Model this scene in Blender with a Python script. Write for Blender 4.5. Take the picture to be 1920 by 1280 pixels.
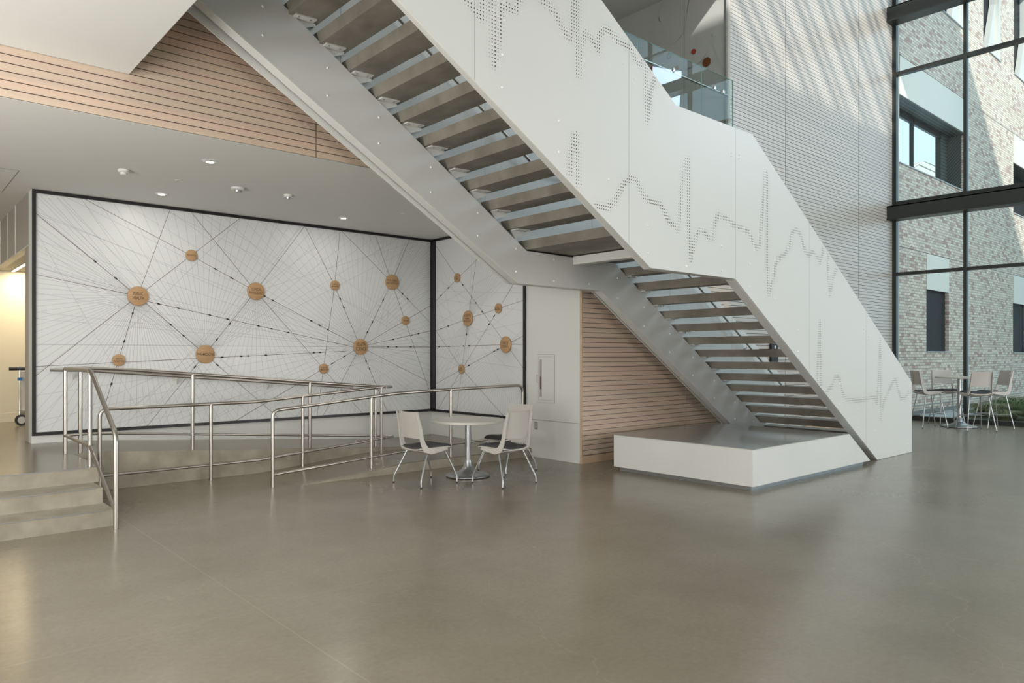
import bpy, bmesh, math, random
from mathutils import Vector, Matrix
random.seed(7)
for o in list(bpy.data.objects): bpy.data.objects.remove(o)
C = bpy.context.scene.collection
SC = bpy.context.scene
# ------------------------------------------------------------------ camera
# World: floor z=0, +X runs along the mural and slatted walls, +Y runs away from the camera.
F, CX, CY, H = 1359.0, 960.0, 665.0, 1.58
ca, sa = 0.66169, 0.74978
cam = bpy.data.cameras.new('camera'); camo = bpy.data.objects.new('camera', cam); C.objects.link(camo)
cam.sensor_width = 36; cam.lens = F / 1920 * 36; cam.shift_y = 25 / 1920; cam.clip_start = 0.05; cam.clip_end = 300
camo.location = (0, 0, H); camo.rotation_euler = (math.pi / 2, 0, math.atan2(sa, ca) - math.pi / 2)
SC.camera = camo
# ------------------------------------------------------------------ light
SC.view_settings.view_transform = 'Standard'; SC.view_settings.look = 'None'
SC.view_settings.gamma = 1; SC.view_settings.use_curve_mapping = False
SC.view_settings.exposure = -0.08
W = bpy.data.worlds.new('sky'); SC.world = W; W.use_nodes = True
bg = W.node_tree.nodes['Background']; bg.inputs[0].default_value = (0.56, 0.79, 0.92, 1); bg.inputs[1].default_value = 1.45
def light(name, kind, loc, energy, color, target=None, size=1, size_y=None):
    l = bpy.data.lights.new(name, kind); o = bpy.data.objects.new(name, l); C.objects.link(o)
    l.energy = energy; l.color = color; o.location = loc
    if kind == 'AREA':
        l.size = size
        if size_y: l.shape = 'RECTANGLE'; l.size_y = size_y
    if target is not None:
        o.rotation_euler = (Vector(target) - Vector(loc)).to_track_quat('-Z', 'Y').to_euler()
    return o
SUND = Vector((0.576, 0.628, -0.523)).normalized()
sun = light('sun', 'SUN', (0, -20, 20), 4.1, (1.0, 0.985, 0.92)); sun.rotation_euler = SUND.to_track_quat('-Z', 'Y').to_euler()
sun.data.angle = 0.022
light('assumed_light_south', 'AREA', (-2.5, -8.8, 2.4), 560, (1.0, 0.985, 0.965), (4.0, 8, 2.5), 2.6, 2.2)  # assumed lamp, placed to suit the stringer shadow; the south wall has no window
light('assumed_light_west', 'AREA', (-6.4, -0.2, 2.2), 270, (1.0, 0.98, 0.96), (7, 8.6, 1.7), 2.2, 1.8)  # assumed lamp, placed to suit the chair shadows; the west wall is solid
light('daylight_fill_east', 'AREA', (18.3, -1.5, 9.2), 560, (0.68, 0.84, 1.0), (15, 7.2, 8.2), 5, 4)  # added blue lamp inside the glass wall, boosting daylight on the upper slats
light('fill_southeast', 'AREA', (14.0, -8.6, 2.4), 850, (1.0, 0.975, 0.935), (13.5, 6, 2.2), 9, 4)  # added fill for the lower right guard panel and slats, no window here
light('ceiling_fill', 'AREA', (4.0, -2.5, 11.8), 180, (1.0, 0.99, 0.98), (3.0, 0.5, 0), 9, 7)  # added overhead fill to brighten the floor
light('under_bridge_fill', 'AREA', (-2.2, 2.0, 4.06), 200, (1.0, 0.97, 0.92), (-2.2, 2.01, 0), 3, 5)  # added fill under the bridge for the left floor and steps
light('bounce_fill', 'AREA', (0.5, -3.6, 0.08), 70, (1.0, 0.975, 0.94), (2.5, 2.0, 5.0), 12, 5)  # added upward lamp standing in for light off the floor
light('bounce_fill_west', 'AREA', (-3.9, 3.6, 0.08), 1500, (1.0, 0.98, 0.95), (-3.2, 2.6, 5.0), 4.6, 6)  # added upward lamp to brighten the bridge soffit and low ceiling
# ------------------------------------------------------------------ materials
def mat(name, col, rough=0.5, metal=0.0, spec=0.5, **k):
    m = bpy.data.materials.new(name); m.use_nodes = True
    b = m.node_tree.nodes['Principled BSDF']
    b.inputs['Base Color'].default_value = (*col, 1); b.inputs['Roughness'].default_value = rough
    b.inputs['Metallic'].default_value = metal; b.inputs['Specular IOR Level'].default_value = spec
    if 'emit' in k:
        b.inputs['Emission Color'].default_value = (*k['emit'], 1); b.inputs['Emission Strength'].default_value = k.get('strength', 1)
    return m
def N(m, t, **kw):
    n = m.node_tree.nodes.new(t)
    for k, v in kw.items():
        if k.startswith('i_'): n.inputs[k[2:]].default_value = v
        else: setattr(n, k, v)
    return n
def L(m, a, b): m.node_tree.links.new(a, b)
def bsdf(m): return m.node_tree.nodes['Principled BSDF']
def ramp(m, stops):
    r = N(m, 'ShaderNodeValToRGB'); e = r.color_ramp.elements
    while len(e) < len(stops): e.new(0.5)
    for q, (p, c) in zip(e, stops): q.position = p; q.color = (*c, 1)
    return r
def objco(m, scale=(1, 1, 1)):
    g = N(m, 'ShaderNodeNewGeometry'); mp = N(m, 'ShaderNodeMapping'); mp.inputs['Scale'].default_value = scale
    L(m, g.outputs['Position'], mp.inputs['Vector']); return mp.outputs['Vector']
def noisy(name, c1, c2, scale=(1, 1, 1), ns=3.0, rough=0.6, spec=0.5, metal=0, bump=0.0, detail=6, rr=None):
    m = mat(name, c1, rough, metal, spec)
    v = objco(m, scale); n = N(m, 'ShaderNodeTexNoise', i_Scale=ns, i_Detail=detail); L(m, v, n.inputs['Vector'])
    r = ramp(m, [(0.3, c1), (0.7, c2)]); L(m, n.outputs['Fac'], r.inputs[0]); L(m, r.outputs[0], bsdf(m).inputs['Base Color'])
    if rr:
        q = N(m, 'ShaderNodeMapRange'); q.inputs['To Min'].default_value = rr[0]; q.inputs['To Max'].default_value = rr[1]
        L(m, n.outputs['Fac'], q.inputs['Value']); L(m, q.outputs[0], bsdf(m).inputs['Roughness'])
    if bump:
        b = N(m, 'ShaderNodeBump'); b.inputs['Strength'].default_value = bump; b.inputs['Distance'].default_value = 0.01
        L(m, n.outputs['Fac'], b.inputs['Height']); L(m, b.outputs[0], bsdf(m).inputs['Normal'])
    return m
M = {}
M['white'] = noisy('white_paint', (0.61, 0.615, 0.59), (0.65, 0.655, 0.63), ns=1.2, rough=0.45)
M['wallwhite'] = noisy('wall_paint', (0.61, 0.615, 0.59), (0.655, 0.66, 0.63), ns=0.8, rough=0.6)
M['ceil'] = mat('ceiling_paint', (0.66, 0.66, 0.635), 0.8)
M['satin'] = mat('satin_white_steel', (0.55, 0.55, 0.53), 0.28)
M['stringer'] = mat('stringer_paint', (0.58, 0.58, 0.56), 0.33)
M['panelw'] = mat('guard_panel_paint', (0.62, 0.62, 0.59), 0.4)
M['mural'] = mat('mural_print_white', (0.66, 0.675, 0.675), 0.35)
M['black'] = mat('black_frame', (0.012, 0.011, 0.011), 0.35)
M['bronze'] = mat('dark_bronze_metal', (0.035, 0.038, 0.035), 0.38, 0.2)
M['bronze2'] = mat('glazing_edge_metal', (0.30, 0.36, 0.36), 0.35, 0.4)
M['steel'] = mat('brushed_stainless', (0.44, 0.41, 0.375), 0.31, 1.0)
M['alu'] = mat('silver_painted_metal', (0.42, 0.43, 0.44), 0.3, 0.8)
M['chrome'] = mat('chrome', (0.8, 0.8, 0.8), 0.1, 1.0)
M['bolt'] = mat('bolt_white', (0.80, 0.80, 0.78), 0.35)
M['plastic'] = mat('warm_grey_plastic', (0.50, 0.475, 0.44), 0.45)
M['cush'] = noisy('charcoal_fabric', (0.045, 0.045, 0.047), (0.065, 0.064, 0.066), ns=120, rough=0.9)
M['laminate'] = mat('cream_laminate', (0.58, 0.56, 0.50), 0.35)
M['rubber'] = mat('black_rubber', (0.02, 0.02, 0.02), 0.6)
M['line_dark'] = mat('printed_dark_line', (0.13, 0.09, 0.09), 0.5)
M['line_thin'] = mat('printed_grey_line', (0.38, 0.385, 0.39), 0.5)
M['hole'] = mat('perforation_dark', (0.055, 0.035, 0.03), 0.9)
M['seam'] = mat('shadow_gap', (0.16, 0.16, 0.155), 0.8)
M['seamlite'] = mat('mural_joint', (0.72, 0.71, 0.68), 0.5)
M['letters'] = mat('engraved_lettering', (0.10, 0.055, 0.03), 0.7)
M['tan'] = mat('tan_wall_paint', (0.60, 0.55, 0.43), 0.6)
M['taupe'] = mat('taupe_panel', (0.33, 0.30, 0.27), 0.35)
M['blue'] = mat('blue_plastic', (0.03, 0.16, 0.42), 0.4)
M['lamp'] = mat('lit_diffuser', (1, 1, 1), 0.5, emit=(1.0, 0.86, 0.62), strength=6)
M['gravel'] = noisy('gravel', (0.05, 0.06, 0.06), (0.30, 0.32, 0.32), ns=22, rough=0.95, bump=1.0, detail=3)
M['soil'] = noisy('mulch', (0.06, 0.06, 0.035), (0.10, 0.12, 0.05), ns=9, rough=0.95)
M['grass1'] = noisy('grass_blades_green', (0.06, 0.12, 0.03), (0.14, 0.20, 0.06), ns=8, rough=0.7)
M['grass2'] = noisy('grass_blades_dry', (0.16, 0.18, 0.08), (0.28, 0.27, 0.14), ns=8, rough=0.7)
M['curb'] = noisy('pale_concrete', (0.42, 0.45, 0.46), (0.50, 0.52, 0.52), ns=5, rough=0.8)
M['red'] = noisy('red_print', (0.35, 0.04, 0.02), (0.5, 0.08, 0.05), ns=30)
M['orange'] = noisy('orange_print', (0.6, 0.25, 0.05), (0.55, 0.33, 0.14), ns=30)
M['multi'] = noisy('speckled_print', (0.12, 0.05, 0.02), (0.30, 0.10, 0.03), ns=60)
M['sketch'] = mat('faint_drawing_line', (0.585, 0.585, 0.555), 0.6)
M['lobby_dark'] = mat('dark_glass', (0.02, 0.022, 0.024), 0.6, 0, 0.15)

def m_glass(name, tint, refl, rough=0.0):
    m = bpy.data.materials.new(name); m.use_nodes = True; nt = m.node_tree; nt.nodes.clear()
    out = nt.nodes.new('ShaderNodeOutputMaterial'); mx = nt.nodes.new('ShaderNodeMixShader')
    t = nt.nodes.new('ShaderNodeBsdfTransparent'); g = nt.nodes.new('ShaderNodeBsdfGlossy'); fr = nt.nodes.new('ShaderNodeFresnel')
    t.inputs[0].default_value = (*tint, 1); g.inputs['Roughness'].default_value = rough; g.inputs[0].default_value = (0.9, 0.95, 1, 1)
    fr.inputs[0].default_value = refl; geo = nt.nodes.new('ShaderNodeNewGeometry'); mu = nt.nodes.new('ShaderNodeMath'); mu.operation = 'SUBTRACT'; mu.use_clamp = True
    nt.links.new(fr.outputs[0], mu.inputs[0]); nt.links.new(geo.outputs['Backfacing'], mu.inputs[1])
    nt.links.new(mu.outputs[0], mx.inputs[0]); nt.links.new(t.outputs[0], mx.inputs[1]); nt.links.new(g.outputs[0], mx.inputs[2]); nt.links.new(mx.outputs[0], out.inputs[0])
    return m
M['glass'] = m_glass('window_glass', (0.97, 0.98, 0.97), 1.40)
M['guardglass'] = m_glass('guard_glass', (0.93, 0.97, 0.96), 1.8)

# polished concrete floor: mottling, saw-cut joints, fine cracks and pits
def m_floor():
    m = mat('polished_concrete', (0.2, 0.18, 0.15), 0.2, 0, 0.55)
    v = objco(m)
    n1 = N(m, 'ShaderNodeTexNoise', i_Scale=0.45, i_Detail=8, i_Roughness=0.62); L(m, v, n1.inputs['Vector'])
    r1 = ramp(m, [(0.30, (0.198, 0.168, 0.121)), (0.52, (0.243, 0.209, 0.155)), (0.75, (0.284, 0.248, 0.188))]); L(m, n1.outputs['Fac'], r1.inputs[0])
    n2 = N(m, 'ShaderNodeTexNoise', i_Scale=30, i_Detail=3); L(m, v, n2.inputs['Vector'])
    mx = N(m, 'ShaderNodeMixRGB', blend_type='MULTIPLY'); mx.inputs[0].default_value = 0.22
    L(m, r1.outputs[0], mx.inputs[1]); L(m, n2.outputs['Fac'], mx.inputs[2])
    # saw-cut joints on a 4.57 m grid
    sp = N(m, 'ShaderNodeSeparateXYZ'); L(m, v, sp.inputs[0])
    def joint(sock, off, pitch, wdt):
        a = N(m, 'ShaderNodeMath', operation='ADD'); a.inputs[1].default_value = -off; L(m, sock, a.inputs[0])
        q = N(m, 'ShaderNodeMath', operation='PINGPONG'); q.inputs[1].default_value = pitch / 2; L(m, a.outputs[0], q.inputs[0])
        c = N(m, 'ShaderNodeMath', operation='LESS_THAN'); c.inputs[1].default_value = wdt; L(m, q.outputs[0], c.inputs[0]); return c
    j1 = joint(sp.outputs[0], 1.80, 4.57, 0.004); j2 = joint(sp.outputs[1], 4.45, 4.57, 0.003)
    jm = N(m, 'ShaderNodeMath', operation='MAXIMUM'); L(m, j1.outputs[0], jm.inputs[0]); L(m, j2.outputs[0], jm.inputs[1])
    # hairline cracks
    vn = N(m, 'ShaderNodeTexNoise', i_Scale=1.1, i_Detail=4); L(m, v, vn.inputs['Vector'])
    add = N(m, 'ShaderNodeVectorMath', operation='MULTIPLY_ADD'); add.inputs[1].default_value = (0.9, 0.9, 0.9); L(m, vn.outputs['Color'], add.inputs[0]); L(m, v, add.inputs[2])
    vo = N(m, 'ShaderNodeTexVoronoi', feature='DISTANCE_TO_EDGE', i_Scale=0.33); L(m, add.outputs[0], vo.inputs['Vector'])
    lt = N(m, 'ShaderNodeMath', operation='LESS_THAN'); lt.inputs[1].default_value = 0.0011; L(m, vo.outputs['Distance'], lt.inputs[0])
    # pale pits
    vp = N(m, 'ShaderNodeTexVoronoi', i_Scale=5.0, i_Randomness=1.0); L(m, v, vp.inputs['Vector'])
    lp = N(m, 'ShaderNodeMath', operation='LESS_THAN'); lp.inputs[1].default_value = 0.028; L(m, vp.outputs['Distance'], lp.inputs[0])
    wn = N(m, 'ShaderNodeMath', operation='GREATER_THAN'); wn.inputs[1].default_value = 0.62
    spc = N(m, 'ShaderNodeSeparateColor'); L(m, vp.outputs['Color'], spc.inputs[0]); L(m, spc.outputs[0], wn.inputs[0])
    pit = N(m, 'ShaderNodeMath', operation='MULTIPLY'); L(m, lp.outputs[0], pit.inputs[0]); L(m, wn.outputs[0], pit.inputs[1])
    a1 = N(m, 'ShaderNodeMath', operation='MAXIMUM'); L(m, lt.outputs[0], a1.inputs[0]); L(m, pit.outputs[0], a1.inputs[1])
    a2 = N(m, 'ShaderNodeMath', operation='MULTIPLY'); a2.inputs[1].default_value = 0.10; L(m, a1.outputs[0], a2.inputs[0])
    m2 = N(m, 'ShaderNodeMixRGB'); m2.inputs[2].default_value = (0.42, 0.37, 0.30, 1); L(m, a2.outputs[0], m2.inputs[0]); L(m, mx.outputs[0], m2.inputs[1])
    m3 = N(m, 'ShaderNodeMixRGB'); m3.inputs[2].default_value = (0.30, 0.27, 0.22, 1)
    a3 = N(m, 'ShaderNodeMath', operation='MULTIPLY'); a3.inputs[1].default_value = 0.35; L(m, jm.outputs[0], a3.inputs[0])
    L(m, a3.outputs[0], m3.inputs[0]); L(m, m2.outputs[0], m3.inputs[1]); L(m, m3.outputs[0], bsdf(m).inputs['Base Color'])
    q = N(m, 'ShaderNodeMapRange'); q.inputs['To Min'].default_value = 0.18; q.inputs['To Max'].default_value = 0.30
    L(m, n1.outputs['Fac'], q.inputs['Value']); L(m, q.outputs[0], bsdf(m).inputs['Roughness'])
    return m
M['floor'] = m_floor()
M['conc'] = noisy('cast_concrete', (0.24, 0.215, 0.165), (0.36, 0.325, 0.26), ns=4.5, rough=0.65, bump=0.1)
M['tread'] = noisy('precast_tread_concrete', (0.145, 0.13, 0.103), (0.245, 0.225, 0.19), scale=(1.6, 1, 1), ns=3.0, rough=0.5, detail=8)

# pickled wood boards, a tint per board; boards are 71.4 mm high, panels 3.345 m long
def m_wood(name, tints):
    m = mat(name, tints[0], 0.38, 0, 0.6)
    bsdf(m).inputs['Coat Weight'].default_value = 0.7; bsdf(m).inputs['Coat Roughness'].default_value = 0.32
    v = objco(m); sp = N(m, 'ShaderNodeSeparateXYZ'); L(m, v, sp.inputs[0])
    def fl(sock, d, off):
        a = N(m, 'ShaderNodeMath', operation='SUBTRACT'); a.inputs[1].default_value = off; L(m, sock, a.inputs[0])
        b = N(m, 'ShaderNodeMath', operation='DIVIDE'); b.inputs[1].default_value = d; L(m, a.outputs[0], b.inputs[0])
        c = N(m, 'ShaderNodeMath', operation='FLOOR'); L(m, b.outputs[0], c.inputs[0]); return c.outputs[0]
    cb = N(m, 'ShaderNodeCombineXYZ'); L(m, fl(sp.outputs[0], 3.345, 0.215), cb.inputs[0]); L(m, fl(sp.outputs[2], 0.0714, 0.0009), cb.inputs[2])
    w = N(m, 'ShaderNodeTexWhiteNoise'); L(m, cb.outputs[0], w.inputs['Vector'])
    r = ramp(m, [(i / (len(tints) - 1), t) for i, t in enumerate(tints)]); L(m, w.outputs['Value'], r.inputs[0])
    vs = objco(m, (0.5, 1, 14)); n = N(m, 'ShaderNodeTexNoise', i_Scale=3, i_Detail=5); L(m, vs, n.inputs['Vector'])
    mx = N(m, 'ShaderNodeMixRGB', blend_type='MULTIPLY'); mx.inputs[0].default_value = 0.25; L(m, r.outputs[0], mx.inputs[1]); L(m, n.outputs['Color'], mx.inputs[2])
    rr = N(m, 'ShaderNodeValToRGB'); L(m, n.outputs['Fac'], rr.inputs[0]); rr.color_ramp.elements[0].color = (0.8, 0.8, 0.8, 1); rr.color_ramp.elements[0].position = 0.3; rr.color_ramp.elements[1].position = 0.6
    L(m, rr.outputs[0], mx.inputs[2]); L(m, mx.outputs[0], bsdf(m).inputs['Base Color'])
    return m
M['wood'] = m_wood('pickled_wood_boards', [(0.57, 0.43, 0.33), (0.61, 0.485, 0.365), (0.54, 0.415, 0.335), (0.64, 0.465, 0.36), (0.55, 0.445, 0.345)])
M['wood_daylit'] = m_wood('daylit_wood_boards', [(0.46, 0.41, 0.355), (0.50, 0.445, 0.385), (0.44, 0.395, 0.345), (0.51, 0.445, 0.385), (0.46, 0.41, 0.36)])  # same boards as above, with the east daylight put into paler tints
M['woodedge'] = noisy('wood_edge', (0.48, 0.34, 0.22), (0.55, 0.40, 0.27), ns=6)
M['backing'] = mat('slat_backing', (0.22, 0.17, 0.15), 0.8)
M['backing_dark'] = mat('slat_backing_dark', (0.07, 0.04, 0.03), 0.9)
def m_disc():
    m = mat('maple_veneer', (0.45, 0.28, 0.14), 0.5)
    v = objco(m, (2, 2, 30)); n = N(m, 'ShaderNodeTexNoise', i_Scale=3, i_Detail=4); L(m, v, n.inputs['Vector'])
    r = ramp(m, [(0.3, (0.40, 0.24, 0.115)), (0.7, (0.47, 0.30, 0.155))]); L(m, n.outputs['Fac'], r.inputs[0]); L(m, r.outputs[0], bsdf(m).inputs['Base Color']); return m
M['disc'] = m_disc()
def m_brick():
    m = mat('blended_brick', (0.4, 0.38, 0.33), 0.8)
    g = N(m, 'ShaderNodeNewGeometry'); sp = N(m, 'ShaderNodeSeparateXYZ'); L(m, g.outputs['Position'], sp.inputs[0])
    ad = N(m, 'ShaderNodeMath', operation='ADD'); L(m, sp.outputs[0], ad.inputs[0]); L(m, sp.outputs[1], ad.inputs[1])
    cb = N(m, 'ShaderNodeCombineXYZ'); L(m, ad.outputs[0], cb.inputs[0]); L(m, sp.outputs[2], cb.inputs[1])
    b = N(m, 'ShaderNodeTexBrick'); L(m, cb.outputs[0], b.inputs['Vector'])
    b.offset = 0.5; b.inputs['Scale'].default_value = 1; b.inputs['Brick Width'].default_value = 0.203; b.inputs['Row Height'].default_value = 0.076
    b.inputs['Mortar Size'].default_value = 0.006; b.inputs['Mortar Smooth'].default_value = 0.1
    b.inputs['Color1'].default_value = (0.0, 0.0, 0.0, 1); b.inputs['Color2'].default_value = (1, 1, 1, 1); b.inputs['Mortar'].default_value = (0.5, 0.5, 0.5, 1)
    r = ramp(m, [(0.0, (0.50, 0.34, 0.29)), (0.10, (0.58, 0.45, 0.39)), (0.22, (0.69, 0.60, 0.51)), (0.60, (0.78, 0.69, 0.58)), (0.9, (0.83, 0.75, 0.64))]); r.color_ramp.interpolation = 'CONSTANT'
    L(m, b.outputs['Color'], r.inputs[0])
    mx = N(m, 'ShaderNodeMixRGB'); mx.inputs[2].default_value = (0.26, 0.24, 0.22, 1); L(m, b.outputs['Fac'], mx.inputs[0]); L(m, r.outputs[0], mx.inputs[1]); L(m, mx.outputs[0], bsdf(m).inputs['Base Color'])
    return m
M['brick'] = m_brick()
def m_perf():
    m = mat('perforated_sheet', (0.5, 0.53, 0.5), 0.5)
    v = objco(m, (1, 1, 1)); vo = N(m, 'ShaderNodeTexVoronoi', i_Scale=22, i_Randomness=0.0); L(m, v, vo.inputs['Vector'])
    lt = N(m, 'ShaderNodeMath', operation='LESS_THAN'); lt.inputs[1].default_value = 0.33; L(m, vo.outputs['Distance'], lt.inputs[0])
    mx = N(m, 'ShaderNodeMixRGB'); mx.inputs[1].default_value = (0.80, 0.78, 0.69, 1); mx.inputs[2].default_value = (0.26, 0.26, 0.24, 1)
    L(m, lt.outputs[0], mx.inputs[0]); L(m, mx.outputs[0], bsdf(m).inputs['Base Color']); return m
M['perf'] = m_perf()
def m_ribs(name, c1, c2, pitch):
    m = mat(name, c1, 0.6); g = N(m, 'ShaderNodeNewGeometry'); sp = N(m, 'ShaderNodeSeparateXYZ'); L(m, g.outputs['Position'], sp.inputs[0])
    ad = N(m, 'ShaderNodeMath', operation='ADD'); L(m, sp.outputs[1], ad.inputs[0]); L(m, sp.outputs[2], ad.inputs[1])
    q = N(m, 'ShaderNodeMath', operation='PINGPONG'); q.inputs[1].default_value = pitch / 2; L(m, ad.outputs[0], q.inputs[0])
    lt = N(m, 'ShaderNodeMath', operation='LESS_THAN'); lt.inputs[1].default_value = pitch * 0.1; L(m, q.outputs[0], lt.inputs[0])
    mx = N(m, 'ShaderNodeMixRGB'); mx.inputs[1].default_value = (*c1, 1); mx.inputs[2].default_value = (*c2, 1); L(m, lt.outputs[0], mx.inputs[0]); L(m, mx.outputs[0], bsdf(m).inputs['Base Color']); return m
M['louver'] = m_ribs('ribbed_dark_cladding', (0.10, 0.12, 0.11), (0.02, 0.02, 0.02), 0.1)
M['roofmetal'] = m_ribs('ribbed_pale_roof', (0.62, 0.64, 0.55), (0.15, 0.17, 0.15), 0.5)

# ------------------------------------------------------------------ builders
class MB:
    def __init__(s): s.v = []; s.f = []
    def quad(s, *p):
        i = len(s.v); s.v += [tuple(q) for q in p]; s.f.append(tuple(range(i, i + len(p)))); return s
    def box(s, x0, y0, z0, x1, y1, z1):
        i = len(s.v); s.v += [(x, y, z) for z in (z0, z1) for y in (y0, y1) for x in (x0, x1)]
        s.f += [tuple(i + k for k in q) for q in ((0, 2, 3, 1), (4, 5, 7, 6), (0, 1, 5, 4), (2, 6, 7, 3), (0, 4, 6, 2), (1, 3, 7, 5))]; return s
    def prism(s, pts, a, b, axis='y'):
        """outline pts (2D) extruded along an axis from a to b"""
        def P(p, t): return (p[0], t, p[1]) if axis == 'y' else ((t, p[0], p[1]) if axis == 'x' else (p[0], p[1], t))
        i = len(s.v); n = len(pts); s.v += [P(p, a) for p in pts] + [P(p, b) for p in pts]
        s.f.append(tuple(range(i, i + n))); s.f.append(tuple(range(i + 2 * n - 1, i + n - 1, -1)))
        for k in range(n): s.f.append((i + k, i + n + k, i + n + (k + 1) % n, i + (k + 1) % n))
        return s
    def tube(s, pts, r, n=12, fillet=0.0, cap=True, ry=None):
        P = [Vector(p) for p in pts]
        if fillet:
            Q = [P[0]]
            for k in range(1, len(P) - 1):
                a, b, c = P[k - 1], P[k], P[k + 1]; d1 = (a - b); d2 = (c - b); f = min(fillet, d1.length * 0.48, d2.length * 0.48)
                p0 = b + d1.normalized() * f; p2 = b + d2.normalized() * f
                for j in range(7):
                    t = j / 6; Q.append(p0 * (1 - t) ** 2 + b * 2 * t * (1 - t) + p2 * t * t)
            Q.append(P[-1]); P = Q
        i = len(s.v); prev = None
        for k, p in enumerate(P):
            d = (P[min(k + 1, len(P) - 1)] - P[max(k - 1, 0)]).normalized()
            if prev is None:
                u = d.cross(Vector((0, 0, 1)));
                if u.length < 1e-3: u = Vector((1, 0, 0))
                u.normalize()
            else:
                u = prev - d * prev.dot(d); u.normalize()
            prev = u; w = d.cross(u)
            rr = r[k] if isinstance(r, (list, tuple)) else r
            for j in range(n):
                a = 2 * math.pi * j / n; s.v.append(tuple(p + u * math.cos(a) * rr + w * math.sin(a) * (ry or rr)))
        m = len(P)
        for k in range(m - 1):
            for j in range(n):
                s.f.append((i + k * n + j, i + k * n + (j + 1) % n, i + (k + 1) * n + (j + 1) % n, i + (k + 1) * n + j))
        if cap: s.f.append(tuple(i + j for j in range(n))[::-1]); s.f.append(tuple(i + (m - 1) * n + j for j in range(n)))
        return s
    def lathe(s, prof, c=(0, 0, 0), n=40, axis='z'):
        i = len(s.v)
        for (r, h) in prof:
            for j in range(n):
                a = 2 * math.pi * j / n; u, w = r * math.cos(a), r * math.sin(a)
                q = (u, w, h) if axis == 'z' else ((u, h, w) if axis == 'y' else (h, u, w))
                s.v.append((c[0] + q[0], c[1] + q[1], c[2] + q[2]))
        m = len(prof)
        for k in range(m - 1):
            for j in range(n): s.f.append((i + k * n + j, i + k * n + (j + 1) % n, i + (k + 1) * n + (j + 1) % n, i + (k + 1) * n + j))
        s.f.append(tuple(i + j for j in range(n))[::-1]); s.f.append(tuple(i + (m - 1) * n + j for j in range(n)))
        return s
    def grid(s, fn, nu, nv, thick):
        """closed sheet: fn(u,v)->(point, normal)"""
        i = len(s.v)
        for side in (0, 1):
            for a in range(nu + 1):
                for b in range(nv + 1):
                    p, nn = fn(a / nu, b / nv); s.v.append(tuple(Vector(p) + Vector(nn) * (thick * (side - 0.5))))
        K = (nu + 1) * (nv + 1); ix = lambda a, b, q: i + q * K + a * (nv + 1) + b
        for a in range(nu):
            for b in range(nv):
                s.f.append((ix(a, b, 0), ix(a, b + 1, 0), ix(a + 1, b + 1, 0), ix(a + 1, b, 0))); s.f.append((ix(a, b, 1), ix(a + 1, b, 1), ix(a + 1, b + 1, 1), ix(a, b + 1, 1)))
        for a in range(nu):
            for b in (0, nv): s.f.append((ix(a, b, 0), ix(a + 1, b, 0), ix(a + 1, b, 1), ix(a, b, 1)))
        for b in range(nv):
            for a in (0, nu): s.f.append((ix(a, b, 0), ix(a, b + 1, 0), ix(a, b + 1, 1), ix(a, b, 1)))
        return s
    def build(s, name, m, parent=None, smooth=False, bevel=0):
        me = bpy.data.meshes.new(name); me.from_pydata(s.v, [], s.f); me.materials.append(M[m] if isinstance(m, str) else m)
        b = bmesh.new(); b.from_mesh(me); bmesh.ops.recalc_face_normals(b, faces=b.faces); b.to_mesh(me); b.free()
        if smooth:
            me.polygons.foreach_set('use_smooth', [True] * len(me.polygons)); me.set_sharp_from_angle(angle=math.radians(40))
        o = bpy.data.objects.new(name, me); C.objects.link(o)
        if parent: o.parent = parent
        if bevel:
            md = o.modifiers.new('bevel', 'BEVEL'); md.width = bevel; md.segments = 2; md.limit_method = 'ANGLE'
        return o
def tag(o, label=None, cat=None, group=None, kind=None):
    if label: o['label'] = label
    if cat: o['category'] = cat
    if group: o['group'] = group
    if kind: o['kind'] = kind
    return o
def empty(name, loc, rz=0, label=None, cat=None, group=None):
    o = bpy.data.objects.new(name, None); C.objects.link(o); o.location = loc; o.rotation_euler = (0, 0, rz); o.empty_display_size = 0.1
    return tag(o, label, cat, group)
def struct(o): o['kind'] = 'structure'; return o
def kids(o): return [c for c in bpy.data.objects if c.parent is o]
def copy_tree(o, parent=None):
    c = o.copy(); C.objects.link(c); c.parent = parent
    for ch in kids(o): copy_tree(ch, c)
    return c
# a pixel of the survey photo turned into a point on a wall or floor plane
def at(x, y, X=None, Y=None, Z=None):
    u = (x - CX) / F; r = (ca + sa * u, sa - ca * u, (CY - y) / F)
    t = X / r[0] if X is not None else Y / r[1] if Y is not None else (Z - H) / r[2]
    return Vector((r[0] * t, r[1] * t, H + r[2] * t))
BASES = {}
def base(name, loc, label=None, cat=None, group=None):
    """a thing whose parts are drawn in world coordinates"""
    o = empty(name, loc, 0, label, cat, group); BASES[o.name] = Vector(loc); return o
_b = MB.build
def build(s, name, m, parent=None, smooth=False, bevel=0):
    o = _b(s, name, m, parent, smooth, bevel)
    if parent is not None and parent.name in BASES: o.matrix_parent_inverse = Matrix.Translation(-BASES[parent.name])
    return o
MB.build = build

XC, YW = 19.0, 7.2            # glazing plane, slatted-wall plane
ZC = 3.685                    # low ceiling
Z2 = 5.42                     # upper floor
# ------------------------------------------------------------------ setting: floors
RX0, RX1, RX2 = 2.10, 6.60, 7.697
ZL = 0.13
ZU = 0.45
struct(MB().box(-7, -10, -0.2, XC + 0.1, 9.5, 0).build('floor', 'floor'))
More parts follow.
